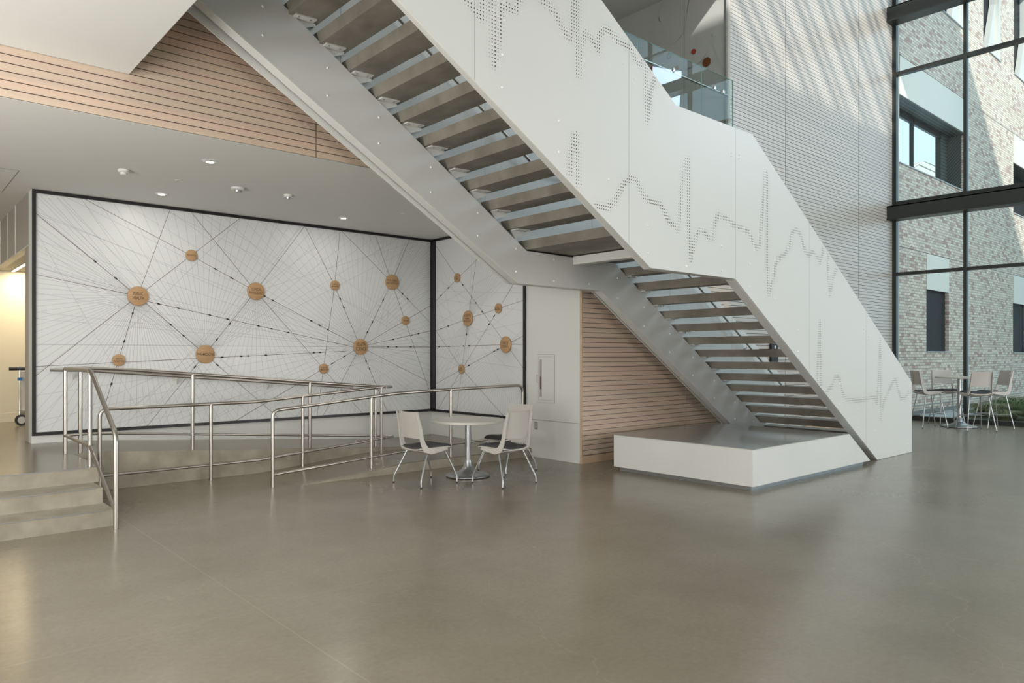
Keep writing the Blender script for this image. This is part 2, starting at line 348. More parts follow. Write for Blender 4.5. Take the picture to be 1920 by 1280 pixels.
# raised hallway floor with the three steps cut out of its front
MBf = MB(); MBf.box(-7, 8.25, 0.0, 1.72, 9.5, ZU); MBf.box(-7, 9.5, 0.0, RX0, 15.2, ZU)
struct(tag(MBf.build('floor_raised', 'floor')))
st = base('concrete_steps', (0.2, 7.8, 0), 'three cast concrete steps rising to the raised hallway at far left', 'steps')
MB().box(-7, 7.47, 0, 1.68, 8.25, 0.15).build('step', 'conc', st)
MB().box(-7, 7.85, 0.15, 1.665, 8.25, 0.30).build('step', 'conc', st)
MB().box(-7, 8.235, 0.30, 1.71, 8.252, 0.449).build('step', 'conc', st)
for y, z, xr in ((7.47, 0.15, 1.60), (7.85, 0.30, 1.60), (8.235, 0.45, 1.62)):
    MB().box(-7, y - 0.0025, z - 0.007, xr, y + 0.004, z + 0.0012).build('nosing', 'alu', st)
# ramp: upper run along the mural, turning landing, lower run coming back
def zup(x): return ZU if x < RX0 else max(ZL, ZU - (x - RX0) * (ZU - ZL) / (RX1 - RX0))
rp = base('concrete_ramp', (5.0, 9.5, 0), 'switchback concrete access ramp running along the framed mural', 'ramp')
mb = MB(); mb.prism([(RX0, 0), (RX2, 0), (RX2, ZL), (RX1, ZL), (RX0, ZU)], 9.5, 10.93); mb.build('upper_run', 'floor', rp)
LX0, LX1 = 3.85, 5.45
mb = MB(); mb.prism([(LX0, 0.0), (RX2, 0.0), (RX2, ZL), (LX1, ZL), (LX0, 0.001)], 8.27, 9.5); mb.build('lower_run', 'floor', rp)
mb = MB(); mb.prism([(LX0, -0.001), (RX2, -0.001), (RX2, ZL - 0.012), (LX1, ZL - 0.012), (LX0 + .15, 0.0005)], 8.262, 8.2705); mb.build('kerb_face', 'conc', rp)
mb = MB(); mb.prism([(1.72, 0.001), (RX1 - .1, 0.001), (RX1 - .1, ZL), (RX0, ZU - .004), (1.72, ZU - .004)], 9.493, 9.5); mb.build('side_wall', 'conc', rp)
MB().box(1.72, 8.25, 0.001, 1.727, 9.495, ZU - 0.004).build('end_wall', 'conc', rp)
# ------------------------------------------------------------------ walls
def wall(name, m, *boxes):
    b = MB()
    for q in boxes: b.box(*q)
    return struct(b.build(name, m))
wall('wall_mural', 'wallwhite', (1.514, 10.95, 0, 7.9, 11.15, 4.1))
wall('wall_return', 'wallwhite', (7.70, 7.235, 0, 7.9, 11.0, 4.1))
wall('wall_hallway_jamb', 'taupe', (1.514, 11.15, 0.40, 1.62, 11.44, 4.1))
wall('wall_hallway_header', 'taupe', (1.514, 11.44, 3.0, 1.62, 15.0, 4.1))
wall('wall_alcove_back', 'tan', (-7, 14.8, 0.40, 4.2, 15.0, 4.1))
wall('wall_alcove_side', 'tan', (4.0, 11.15, 0.40, 4.2, 14.8, 4.1))
struct(MB().box(2.1, 11.15, 0.40, 4.0, 14.8, 0.45).build('floor_alcove', 'floor'))
struct(MB().box(1.62, 11.15, 3.0, 4.0, 14.8, 3.05).build('ceiling_alcove', 'tan'))
wall('baseboard_hallway', 'tan', (-7, 14.78, 0.45, 4.0, 14.80, 0.60))
b = MB()
for y in (12.3, 13.05, 13.9): b.box(1.508, y, 3.0, 1.5145, y + .012, ZC)
b.box(1.508, 10.96, 3.0 - .01, 1.5145, 14.8, 3.0)
struct(b.build('trim_hallway', 'seamlite'))
b = MB(); b.box(7.692, 7.24, 0.578, 7.701, 8.33, 0.582); struct(b.build('trim_return', 'seam'))
# ceilings
struct(MB().box(-7, 7.26, ZC, 7.9, 15.0, 4.15).box(-7, 7.2015, ZC, 7.7, 7.26, ZC + .003).build('ceiling', 'ceil'))
b = MB(); b.box(-7, 9.93, ZC - .002, 1.26, 9.936, ZC + .01); b.box(1.254, 9.93, ZC - .002, 1.26, 11.4, ZC + .01); struct(b.build('trim_ceiling_hatch', 'seam'))
struct(MB().box(-7, -1.0, 4.11, 1.735, 7.19, Z2).build('ceiling_bridge', 'ceil'))
struct(MB().box(-7, 7.26, 4.15, 11.65, 12.6, Z2).build('floor_upper', 'floor'))
struct(MB().box(-7, 7.0, 8.55, 11.9, 12.6, 8.75).build('ceiling_upper', 'ceil'))
wall('wall_upper_back', 'wallwhite', (-7, 12.6, Z2, 11.9, 12.8, 8.6))
b = MB(); b.box(11.655, 7.25, Z2 - 1.2, 11.85, 12.6, 12.5); struct(b.build('wall_upper_side', 'wallwhite'))
b = MB()
for y in (8.22, 10.25): b.box(11.650, y, Z2, 11.656, y + .01, 8.55)
struct(b.build('trim_upper_side', 'seam'))
wall('wall_upper_front', 'wallwhite', (-7, 7.0, 8.75, 11.9, 7.2, 12.5))
# slatted wood walls: boards 66 mm on a 71.4 mm pitch, panel joints every 3.345 m
XJ = [3.56 + 3.345 * k for k in range(-4, 6)]
def slats(name, x0, x1, z0, z1, phase=0.0, m='wood'):
    b = MB(); edges = [x0] + [x for x in XJ if x0 + .05 < x < x1 - .05] + [x1]
    k0 = math.ceil((z0 - phase) / 0.0714 - 1e-6); z = phase + k0 * 0.0714
    while z < z1 - 0.02:
        for a, c in zip(edges[:-1], edges[1:]):
            b.box(a + (0.006 if a != x0 else 0), YW, z + 0.0045, c - (0.006 if c != x1 else 0), YW + 0.016, min(z + 0.0674, z1))
        z += 0.0714
    struct(b.build(name, m))
slats('wall_fascia_slats', -7, 11.0, 3.680, Z2 - 0.02, 3.6886 % 0.0714)
struct(MB().box(-7, YW + 0.03, 3.69, 11.6, YW + 0.06, Z2).build('wall_fascia', 'backing'))
slats('wall_north_slats', 7.72, 11.6, 0.11, ZC, 3.6886 % 0.0714)
slats('wall_north_slats_tall', 11.0, 11.6, ZC, Z2 - .02, 3.6886 % 0.0714)
slats('wall_east_slats', 11.6, 18.86, 0.11, 12.4, 3.6886 % 0.0714, 'wood_daylit')
struct(MB().box(7.705, YW + 0.03, 0, 11.62, YW + 0.06, Z2).build('wall_north', 'backing'))
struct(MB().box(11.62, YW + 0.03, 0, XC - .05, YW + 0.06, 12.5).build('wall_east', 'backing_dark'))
struct(MB().box(7.70, YW - 0.004, 0, 18.86, YW + 0.028, 0.11).build('baseboard_north', 'woodedge'))
b = MB(); b.box(7.70, YW - .001, 0.11, 7.722, YW + .03, ZC); b.box(11.585, YW - .006, Z2 - .02, 11.602, YW + .05, 12.4); struct(b.build('trim_north', 'woodedge'))
struct(MB().box(11.55, YW - .002, Z2 - .02, 11.585, YW + .05, 12.4).build('trim_upper_jamb', 'white'))
# room closed behind the camera: solid walls; unseen roof slotted to shape sun streaks
wall('wall_south', 'wallwhite', (-7, -10, 0, XC, -9.8, 12.5))
wall('wall_sun_blocker', 'wallwhite', (18.9, -40, 12.66, 19.1, 8.4, 15.7), (0, -40, 0, 19.1, -10.1, 12.66))  # unseen masses added to keep sun off the brick facade
wall('wall_west', 'wallwhite', (-7.2, -10, 0, -7, 15, 12.5))
b = MB(); ZR = 12.5; sy0, sy1 = 0.35, 7.19
b.box(-7, -10, ZR, XC + .1, sy0, ZR + .15); b.box(-7, sy1, ZR, XC + .1, 12.8, ZR + .15)
x = 6.25; b.box(-7, sy0, ZR, x, sy1, ZR + .15)
while x < 15.5:      # unseen beams spaced to cast sun streaks: wide slot, beam, narrow slot, beam
    b.box(x + 0.62, sy0, ZR, x + 0.95, sy1, ZR + .02); b.box(x + 1.19, sy0, ZR, x + 1.42, sy1, ZR + .02); x += 1.42
b.box(x, sy0, ZR, XC + .1, sy1, ZR + .15)
struct(b.build('ceiling_roof', 'ceil'))
# ------------------------------------------------------------------ curtain wall
cw = empty('window_1', (0, 0, 0)); struct(cw)
ys = [7.15 - 1.53 * k for k in range(0, 12)]
for y in ys:
    MB().box(XC - 0.12, y - 0.032, 0.0, XC, y + 0.032, 12.5).build('mullion', 'bronze', cw)
    MB().box(XC, y - 0.032, 0.0, XC + 0.05, y + 0.032, 12.5).build('mullion_cap', 'bronze2', cw)
for z, h in ((8.45, .085), (5.27, .08), (3.53, .075), (7.0, 0), (11.2, .07)):
    if h: MB().box(XC - 0.11, ys[-1], z, XC + 0.03, 7.15, z + h).build('transom', 'bronze', cw)
MB().box(XC - 0.13, ys[-1], 0.0, XC + 0.03, 7.19, 0.105).build('window_sill', 'bronze', cw)
for a, c in zip(ys[1:], ys[:-1]):
    MB().box(XC - 0.02, a + .032, 0.1, XC - 0.008, c - .032, 12.4).build('pane', 'glass', cw)
MB().box(XC - .13, 7.14, 0, XC + .05, 7.26, 12.5).build('corner_post', 'bronze', cw)
bm1 = base('wind_beam', (18.6, 0, 5.0), 'dark bronze steel channel beam crossing the glass wall at mid height', 'beam', None)
b = MB(); b.box(18.52, -9.8, 4.90, 18.56, 7.19, 5.19); b.box(18.50, -9.8, 4.855, 18.88, 7.19, 4.895); b.box(18.52, -9.8, 5.165, 18.88, 7.19, 5.195); b.build('channel', 'bronze', bm1)
bm2 = base('wind_beam', (18.6, 0, 9.8), 'pale lit steel channel beam crossing the top of the glass wall', 'beam', None)
b = MB(); b.box(18.52, -9.8, 9.72, 18.56, 7.19, 10.02); b.box(18.50, -9.8, 9.67, 18.88, 7.19, 9.715); b.box(18.52, -9.8, 10.0, 18.88, 7.19, 10.03); b.build('channel', 'bronze', bm2)
# ------------------------------------------------------------------ murals
DW = 10.94
def plane_fns(kind):
    if kind == 'big': return (lambda px: (lambda p: (p.x, p.z))(at(px[0], px[1], Y=DW)), lambda a, z, d: (a, DW - d, z))
    return (lambda px: (lambda p: (p.y, p.z))(at(px[0], px[1], X=7.692)), lambda a, z, d: (7.692 - d, a, z))
def clip(p, d, R):
    """ray p+t d to the border of rectangle R"""
    ts = []
    for k in (0, 1):
        if abs(d[k]) > 1e-9:
            for b in (R[k], R[k + 2]):
                t = (b - p[k]) / d[k]; o = p[1 - k] + t * d[1 - k]
                if t > 1e-6 and R[1 - k] - 1e-6 <= o <= R[3 - k] + 1e-6: ts.append(t)
    t = min(ts) if ts else 0; return (p[0] + d[0] * t, p[1] + d[1] * t)
def strip(mb, w3, a, b, w, d):
    dx, dz = b[0] - a[0], b[1] - a[1]; l = math.hypot(dx, dz)
    if l < 1e-4: return
    nx, nz = -dz / l * w / 2, dx / l * w / 2
    mb.quad(w3(a[0] + nx, a[1] + nz, d), w3(b[0] + nx, b[1] + nz, d), w3(b[0] - nx, b[1] - nz, d), w3(a[0] - nx, a[1] - nz, d))
def text(name, s, size, loc, rot, parent, m='letters', sx=0.62):
    cu = bpy.data.curves.new(name, 'FONT'); cu.body = s; cu.size = size; cu.align_x = 'CENTER'; cu.align_y = 'CENTER'; cu.space_line = 0.95; cu.offset = size * 0.012
    o = bpy.data.objects.new(name, cu); C.objects.link(o); bpy.context.view_layer.update()
    me = bpy.data.meshes.new_from_object(o.evaluated_get(bpy.context.evaluated_depsgraph_get())); bpy.data.objects.remove(o)
    me.transform(Matrix.LocRotScale(Vector(loc), rot, Vector((1, 1, 1))) @ Matrix.Diagonal((sx, 1, 1, 1)))
    me.materials.clear(); me.materials.append(M[m]); q = bpy.data.objects.new(name, me); C.objects.link(q)
    if parent:
        q.parent = parent
        if parent.name in BASES: q.matrix_parent_inverse = Matrix.Translation(-BASES[parent.name])
    return q
from mathutils import Euler
def mural(kind, R, discs, dark, fans, thin, marks, seams, label):
    to, w3 = plane_fns(kind); D = {k: to(v[0]) for k, v in discs.items()}
    loc = w3((R[0] + R[2]) / 2, R[1], 0); g = base('wall_mural_panel' if 0 else 'mural_panel', loc, label, 'mural')
    f = 0.042
    MB().box(*(min(u, v) for u, v in zip(w3(R[0], R[1], 0.001), w3(R[2], R[3], 0.006))), *(max(u, v) for u, v in zip(w3(R[0], R[1], 0.001), w3(R[2], R[3], 0.006)))).build('printed_panel', 'mural', g)
    b = MB(); O = (R[0] - f, R[1] - f, R[2] + f, R[3] + f)
    def bx(a0, z0, a1, z1):
        p, q = w3(a0, z0, 0.0), w3(a1, z1, 0.03); b.box(*(min(u, v) for u, v in zip(p, q)), *(max(u, v) for u, v in zip(p, q)))
    bx(O[0], O[1], O[2], R[1]); bx(O[0], R[3], O[2], O[3]); bx(O[0], R[1], R[0], R[3]); bx(R[2], O[1], O[2] + (0 if kind == "big" else .075), O[3])
    b.build('frame', 'black', g)
    b = MB()
    for s in seams: strip(b, w3, (s, R[1]), (s, R[3]), 0.008, 0.0066)
    strip(b, w3, (R[0], 2.93), (R[2], 2.93), 0.004, 0.0066)
    b.build('panel_joints', 'seamlite', g)
    b = MB(); segs_ = []
    for (a, c, ea, ec) in dark:
        P = D[a] if isinstance(a, str) else to(a); Q = D[c] if isinstance(c, str) else to(c)
        dd = (Q[0] - P[0], Q[1] - P[1])
        P2 = clip(P, (-dd[0], -dd[1]), R) if ea else P; Q2 = clip(Q, dd, R) if ec else Q
        strip(b, w3, P2, Q2, 0.0062, 0.0076); segs_.append((P2, Q2))
    b.build('dark_lines', 'line_dark', g)
    b = MB()
    for k, a0, a1, n in fans:
        for i in range(n):
            t = math.radians(a0 + (a1 - a0) * i / max(1, n - 1)); P = D[k]; strip(b, w3, P, clip(P, (math.cos(t), math.sin(t)), R), 0.0030, 0.0070)
    for a, c in thin:
        P, Q = to(a), to(c); dd = (Q[0] - P[0], Q[1] - P[1]); strip(b, w3, clip(P, (-dd[0], -dd[1]), R), clip(Q, dd, R), 0.0030, 0.0070)
    b.build('thin_lines', 'line_thin', g)
    for p, q in marks:      # little dark capsules threaded on a line; q gives the line's heading
        a = to(p); c = to(q); dx, dz = c[0] - a[0], c[1] - a[1]; l = math.hypot(dx, dz); dx /= l; dz /= l; best = (.16, None)
        for (u, v) in segs_:      # thread the bead on the dark line it belongs to
            ex, ez = v[0] - u[0], v[1] - u[1]; m2 = math.hypot(ex, ez) or 1; ex /= m2; ez /= m2
            if abs(ex * dx + ez * dz) < .90: continue
            t = (a[0] - u[0]) * ex + (a[1] - u[1]) * ez; n = (u[0] + ex * t, u[1] + ez * t); dd_ = math.hypot(n[0] - a[0], n[1] - a[1])
            if 0 < t < m2 and dd_ < best[0]: best = (dd_, n, ex, ez)
        if best[1]: a, dx, dz = best[1], best[2], best[3]
        s = 0.022; P = w3(a[0] - dx * s, a[1] - dz * s, 0.010); Q = w3(a[0] + dx * s, a[1] + dz * s, 0.010); m_ = w3(a[0], a[1], 0.010)
        MB().tube([P, m_, Q], [0.005, 0.0125, 0.005], n=8).build('line_bead', 'rubber', g, smooth=True)
    rot = Euler((math.pi / 2, 0, 0)) if kind == 'big' else Euler((math.pi / 2, 0, -math.pi / 2))
    for k, (px, rad, s, ts, lab) in discs.items():
        a, z = D[k]; c = w3(a, z, 0.012)
        e = base('wooden_disc', c, lab, 'sign')
        prof = [(rad - .003, 0.0), (rad, 0.002), (rad, 0.019), (rad - .003, 0.021)]
        b = MB()
        if kind == 'big': b.lathe([(r, -h) for r, h in prof], c=(c[0], c[1] + .0, c[2]), axis='y', n=48)
        else: b.lathe([(r, -h) for r, h in prof], c=(c[0], c[1], c[2]), axis='x', n=48)
        b.build('disc', 'disc', e, smooth=True)
        text('lettering', s, ts, w3(a, z, 0.0335), rot.to_quaternion(), e)
BIG = {
 'PH': ((258, 555), .134, 'PUBLIC\nHEALTH', .062, 'large wooden disc reading PUBLIC HEALTH on the left of the long mural'),
 'PR': ((358, 479), .081, 'PREVENTION', .036, 'small wooden disc reading PREVENTION, the highest on the long mural'),
 'CP': ((479, 546), .134, 'CLINICAL\nPHYSIOLOGY', .058, 'large wooden disc reading CLINICAL PHYSIOLOGY on the long mural'),
 'HP': ((222, 675), .081, 'HEALTH\nPROMOTION', .036, 'small wooden disc reading HEALTH PROMOTION, the lowest at the left of the long mural'),
 'PM': ((384, 664), .134, 'PARAMEDICINE', .056, 'large wooden disc reading PARAMEDICINE just above the ramp rail'),
 'HB': ((627, 535), .081, 'HEALTH\nBEHAVIORS', .036, 'small wooden disc with two lines of lettering above and left of the HEALTH SCIENCE disc'),
 'FS': ((734, 529), .134, 'FOOD SCIENCE\nAND NUTRITION', .050, 'large wooden disc reading FOOD SCIENCE AND NUTRITION'),
 'WL': ((759, 601), .081, 'WELLNESS', .036, 'small wooden disc with one word, nearest the black corner of the long mural'),
 'HS': ((675, 650), .134, 'HEALTH\nSCIENCE', .085, 'large wooden disc reading HEALTH SCIENCE at the centre of a full ray burst'),
 'RC': ((606, 691), .081, 'NUTRITION\nCOMMUNICATION', .034, 'small wooden disc just above the ramp rail, below and left of the HEALTH SCIENCE disc')}
T = True; F_ = False
dark = [((178, 490), 'PH', T, F_), ('PH', (66, 514), F_, T), ('PH', (66, 705), F_, T), ('PH', 'HP', F_, T), ('PH', (316, 400), F_, T), ('PH', 'PR', F_, T), ('PR', (209, 400), F_, T),
        ('PR', 'CP', F_, F_), ('CP', 'HS', F_, F_), ((262, 561.7), (675, 653), F_, F_), ('PH', 'PM', F_, T), ('CP', 'PM', F_, T), ('CP', (360, 400), F_, T), ('CP', (570, 425), F_, T), ('CP', 'RC', F_, T),
        ((572, 425), 'HB', T, F_), ('HB', 'HS', F_, T), ((637, 434), 'HB', T, F_), ('HB', 'RC', F_, T), ((641, 434), 'FS', T, F_), ((704, 442), 'FS', T, F_), ('FS', 'WL', F_, T),
        ((767, 450), 'FS', T, F_), ('FS', 'HS', F_, F_), ('FS', (808, 607), F_, T), ('HS', 'WL', F_, T), ('HS', (808, 620), F_, T), ('HS', (808, 650), F_, T), ('HS', (808, 718), F_, T),
        ('HS', (640, 715), F_, T), ('HS', 'RC', F_, T), ((225, 679), (650, 658), T, F_)]
fans = [('PH', 128, 178, 17), ('PH', 182, 236, 16), ('PH', 240, 322, 26), ('PM', 28, 150, 34), ('PM', 205, 240, 4), ('CP', 225, 330, 24), ('CP', 20, 75, 4), ('HS', 0, 356, 90), ('FS', 92, 128, 6), ('FS', -48, 72, 40), ('FS', 232, 262, 4)]
thin = [((66, 400), (480, 560)), ((66, 500), (500, 620)), ((66, 585), (480, 628)), ((66, 646), (500, 649)), ((66, 790), (300, 560)), ((150, 370), (420, 760)), ((105, 368), (300, 560)), ((300, 390), (560, 520)),
        ((380, 400), (640, 560)), ((250, 780), (560, 430)), ((330, 775), (640, 690)), ((420, 770), (640, 640)), ((590, 770), (800, 660)), ((66, 430), (260, 770)), ((700, 770), (808, 690)), ((480, 400), (800, 640))]
def M2(lst): return lst
marks = [((178, 490), (258, 555)), ((215, 523), (258, 555)), ((297, 569.5), (480, 610)), ((334, 578), (480, 610)), ((393, 591.5), (480, 610)), ((426, 599), (480, 610)), ((484, 611), (520, 619)), ((509, 616.5), (540, 623)), ((540, 623), (560, 627)),
         ((315.5, 613), (384, 664)), ((339, 634), (384, 664)), ((403, 505), (479, 546)), ((434, 522), (479, 546)), ((249.5, 587), (222, 675)), ((230.6, 639), (222, 675)), ((201.5, 717.5), (190, 750)), ((431, 607.5), (479, 546)), ((409, 638), (479, 546)),
         ((368, 690), (340, 735)), ((402.5, 689), (440, 722)), ((433, 716), (460, 740)), ((416, 669.5), (480, 667)), ((452, 668), (480, 667)), ((465, 667.5), (480, 667)), ((498, 666), (520, 665)), ((588, 661), (620, 659)), ((599.5, 660.5), (620, 659)),
         ((495, 556), (600, 612)), ((511, 564), (600, 612)), ((582.5, 602.5), (600, 612)), ((598, 611), (640, 632)), ((613, 619), (640, 632)), ((635.5, 560.5), (675, 650)), ((642.5, 576.5), (675, 650)), ((715, 560), (675, 650)), ((694.5, 602), (675, 650)), ((685.5, 620.5), (675, 650)),
         ((752.5, 551.5), (808, 607)), ((762.5, 562), (808, 607)), ((737.5, 639.5), (808, 620)), ((772.5, 631), (808, 620)), ((784.5, 628), (808, 620)), ((727, 654), (808, 650)), ((743, 653), (808, 650)), ((769.5, 651.5), (808, 650)),
         ((646, 668), (606, 691)), ((623, 681), (606, 691)), ((686, 676.5), (705, 720)), ((693, 691.5), (705, 720))]
seams_big = [at(x, 500, Y=DW).x for x in (267, 443, 592, 722)]
mural('big', (1.560, 0.592, 7.655, 3.640), BIG, dark, fans, thin, marks, seams_big, 'long white mural of radiating lines in a black frame on the wall behind the ramp')
SMALL = {
 'S1': ((859, 521), .081, 'SPORT\nSCIENCE', .034, 'small wooden disc highest on the short mural beside the black corner'),
 'IH': ((879, 597), .134, 'INTEGRATIVE\nHUMAN\nPHYSIOLOGY', .050, 'large wooden disc with three lines of lettering on the short mural'),
 'SM': ((936, 578), .081, 'STRESS\nMANAGEMENT', .034, 'small wooden disc on the short mural, right of the three line disc'),
 'EX': ((950, 646), .134, 'EXERCISE\nSCIENCE', .056, 'large wooden disc reading EXERCISE SCIENCE near the right edge of the short mural'),
 'SP': ((867, 692), .081, 'SPORTS\nMEDICINE', .034, 'small wooden disc lowest on the short mural, above the ramp rail')}
dark = [('S1', (818, 461), F_, T), ('S1', (900, 482), F_, T), ('S1', (818, 564), F_, T), ('S1', 'EX', F_, T), ('IH', (895, 475), F_, T), ('IH', 'SM', F_, T), ('IH', (818, 620), F_, T), ('IH', 'SP', F_, T), ('SM', (963, 533), F_, T),
        ('SM', 'SP', F_, T), ('EX', (985, 628), F_, T), ('EX', (985, 645), F_, T), ('EX', (818, 650), F_, T), ('EX', 'SP', F_, T), ('SP', (818, 620), F_, T), ('SP', (955, 791), F_, T)]
# on this wall +a runs away from the camera, i.e. to the left in view
fans = [('IH', 95, 150, 16), ('IH', -35, -95, 14), ('EX', 195, 345, 44), ('EX', 150, 175, 6), ('SP', 20, 70, 5)]
thin = [((818, 546), (985, 549)), ((818, 560), (985, 583)), ((818, 590), (985, 650)), ((818, 610), (985, 500)), ((818, 575), (985, 480)), ((818, 640), (985, 603)), ((818, 520), (985, 640)), ((818, 668), (985, 690)), ((818, 560), (985, 720)), ((818, 480), (960, 760)), ((818, 700), (985, 560)), ((818, 730), (960, 470))]
marks = [((842, 541), (818, 564)), ((828, 554), (818, 564)), ((869, 532.5), (950, 646)), ((893.5, 566), (950, 646)), ((906, 583), (950, 646)), ((841.5, 613.5), (818, 620)), ((828, 617.5), (818, 620)), ((877, 627), (867, 692)), ((928.5, 594), (867, 692)), ((919, 609), (867, 692)),
         ((824, 650), (985, 650)), ((842.5, 650.8), (985, 650)), ((870, 651.3), (985, 650)), ((880, 651.2), (985, 650)), ((934.5, 658), (867, 692)), ((928, 662), (867, 692)), ((880.5, 687.5), (867, 692))]
mural('small', (8.425, 0.592, 10.80, 3.640), SMALL, dark, fans, thin, marks, [9.6], 'short white mural of radiating lines, black framed, on the side wall')

# ------------------------------------------------------------------ fire extinguisher cabinet, outlet
X7 = 7.70
g = base('extinguisher_cabinet', (X7, 7.95, 0.85), 'white recessed fire extinguisher cabinet with a narrow glazed slot on the side wall', 'cabinet')
MB().box(X7 - .004, 7.752, .849, X7 - .0003, 8.138, 1.588).build('reveal', 'seam', g)
b = MB(); y0, y1, z0, z1 = 7.755, 8.135, 0.852, 1.585; w = .035
for q in ((y0, z0, y1, z0 + w), (y0, z1 - w, y1, z1), (y0, z0 + w, y0 + w, z1 - w), (y1 - w, z0 + w, y1, z1 - w)): b.box(X7 - .012, q[0], q[1], X7 - .0005, q[2], q[3])
b.build('frame', 'panelw', g)
MB().box(X7 - .008, y0 + w + .003, z0 + w + .003, X7 - .0008, y1 - w - .003, z1 - w - .003).build('door', 'panelw', g)
MB().box(X7 - .0095, y1 - w - .073, z0 + w + .045, X7 - .0075, y1 - w - .03, z1 - w - .04).build('glazed_slot', M['taupe'], g)
MB().box(X7 - .0105, y1 - w - .068, z0 + w + .17, X7 - .009, y1 - w - .035, z0 + w + .36).build('extinguisher', mat('dull_red_enamel', (0.10, 0.035, 0.03), 0.4), g)
MB().tube([(X7 - .01, y1 - w + .012, 1.16), (X7 - .032, y1 - w + .012, 1.16), (X7 - .032, y1 - w + .012, 1.27), (X7 - .01, y1 - w + .012, 1.27)], .004, fillet=.006).build('handle', 'alu', g)
g = base('wall_outlet', (X7, 8.16, 0.47), 'grey metal duplex outlet on the side wall behind the cafe chairs', 'outlet')
MB().box(X7 - .008, 8.125, .425, X7 - .0005, 8.19, .545).build('cover_plate', 'alu', g, bevel=.002)
for z in (.455, .50): MB().box(X7 - .0105, 8.142, z, X7 - .0075, 8.172, z + .028).build('socket', 'panelw', g)
# ------------------------------------------------------------------ low-ceiling fittings
def downlight(x, y, lab):
    g = base('recessed_downlight', (x, y, ZC), lab, 'ceiling light', 'recessed ceiling lights above the ramp')
    MB().lathe([(.085, -.004), (.085, 0), (.07, 0), (.07, -.004)], c=(x, y, ZC), n=32).build('trim_ring', 'white', g, smooth=True)
    b = MB(); n = 32
    for (r0, h0, r1, h1) in ((.072, -.0045, .045, .0),):
        for j in range(n):
            a, c_ = 2 * math.pi * j / n, 2 * math.pi * (j + 1) / n
            b.quad((x + r0 * math.cos(a), y + r0 * math.sin(a), ZC + h0), (x + r0 * math.cos(c_), y + r0 * math.sin(c_), ZC + h0), (x + r1 * math.cos(c_), y + r1 * math.sin(c_), ZC + h1 - .012), (x + r1 * math.cos(a), y + r1 * math.sin(a), ZC + h1 - .012))
    b.build('reflector', 'chrome', g)
    MB().lathe([(.040, -.014), (.040, -.010)], c=(x, y, ZC), n=24).build('lens', M['lamp'], g)
    light('downlight_lamp', 'AREA', (x, y, ZC - .02), 7, (1.0, 0.96, 0.90), (x, y, 0), .14)
for px, lab in (((394, 302), 'recessed chrome downlight nearest the wood fascia, left of the stair'), ((303, 363), 'recessed chrome downlight closest to the left end of the long mural'), ((644, 408), 'recessed chrome downlight close to the long mural, above the HEALTH SCIENCE disc'), ((768, 367), 'recessed chrome downlight half hidden behind the stair stringer')):
    p = at(*px, Z=ZC); downlight(p.x, p.y, lab)
def detector(p, r, lab, strobe):
    g = base('smoke_detector' if strobe < 2 else 'ceiling_sprinkler', p, lab, 'detector' if strobe < 2 else 'sprinkler')
    MB().lathe([(r, -.001), (r, -.022), (r * .82, -.034), (r * .78, -.034)], c=p, n=32).build('base_plate', 'white', g, smooth=True)
    MB().lathe([(r * .62, -.033), (r * .55, -.055), (r * .3, -.062)], c=p, n=24).build('sensor', 'alu' if strobe else 'white', g, smooth=True)
detector(at(232, 318, Z=ZC), .062, 'white smoke detector on the low ceiling at left', 0)
detector(at(446, 352, Z=ZC), .085, 'larger white smoke detector with a silver sensor on the low ceiling', 1)
detector(at(540, 365, Z=ZC), .055, 'white sprinkler head on the low ceiling, right of the smoke detectors', 2)
for px, lab in (((335, 338), 'flat concealed sprinkler cover between the two smoke detectors'), ((757, 401), 'flat concealed sprinkler cover near the mural corner')):
    p = at(*px, Z=ZC); o = MB().lathe([(.042, -.006), (.042, 0)], c=p, n=28).build('sprinkler_cover', 'ceil'); tag(o, lab, 'sprinkler')
# ------------------------------------------------------------------ alcove strip light and wheeled cart
g = base('strip_light', (1.78, 13.9, 3.0), 'lit linear strip light in the alcove ceiling at far left', 'ceiling light')
MB().box(1.75, 13.1, 2.985, 1.81, 14.75, 2.9995).build('housing', 'white', g); MB().box(1.76, 13.12, 2.980, 1.80, 14.73, 2.986).build('diffuser', 'lamp', g)
light('strip_lamp', 'AREA', (1.9, 13.9, 2.96), 45, (1.0, 0.84, 0.58), (1.9, 14.0, 0), .08, 1.5)
g = base('wheeled_cart', (1.95, 14.0, .45), 'white and chrome wheeled equipment cart in the alcove at far left', 'cart')
MB().box(1.80, 13.9, .68, 2.05, 14.25, 1.32).build('body', 'satin', g, bevel=.01)
for x in (1.76, 2.04): MB().tube([(x, 13.87, .52), (x, 13.87, 1.36)], .012).build('upright', 'chrome', g, smooth=True)
MB().tube([(1.62, 13.85, 1.36), (1.9, 13.85, 1.36)], .028, n=10).build('handle_grip', 'rubber', g, smooth=True)
for x, z in ((1.72, 1.335), (1.73, 1.17), (1.86, 1.15)): MB().box(x, 13.83, z, x + .06, 13.86, z + .05).build('clip', 'blue', g)
for x in (1.78, 1.90):
    w_ = MB().lathe([(.085, -.015), (.09, -.006), (.09, .006), (.085, .015)], c=(x, 13.82, .542), axis='y', n=28).build('wheel', 'rubber', g, smooth=True)
    MB().lathe([(.055, -.019), (.055, .019)], c=(x, 13.82, .542), axis='y', n=20).build('hub', 'satin', w_, smooth=True)
MB().box(1.76, 13.84, .50, 2.05, 14.2, .68).build('lower_frame', 'chrome', g)
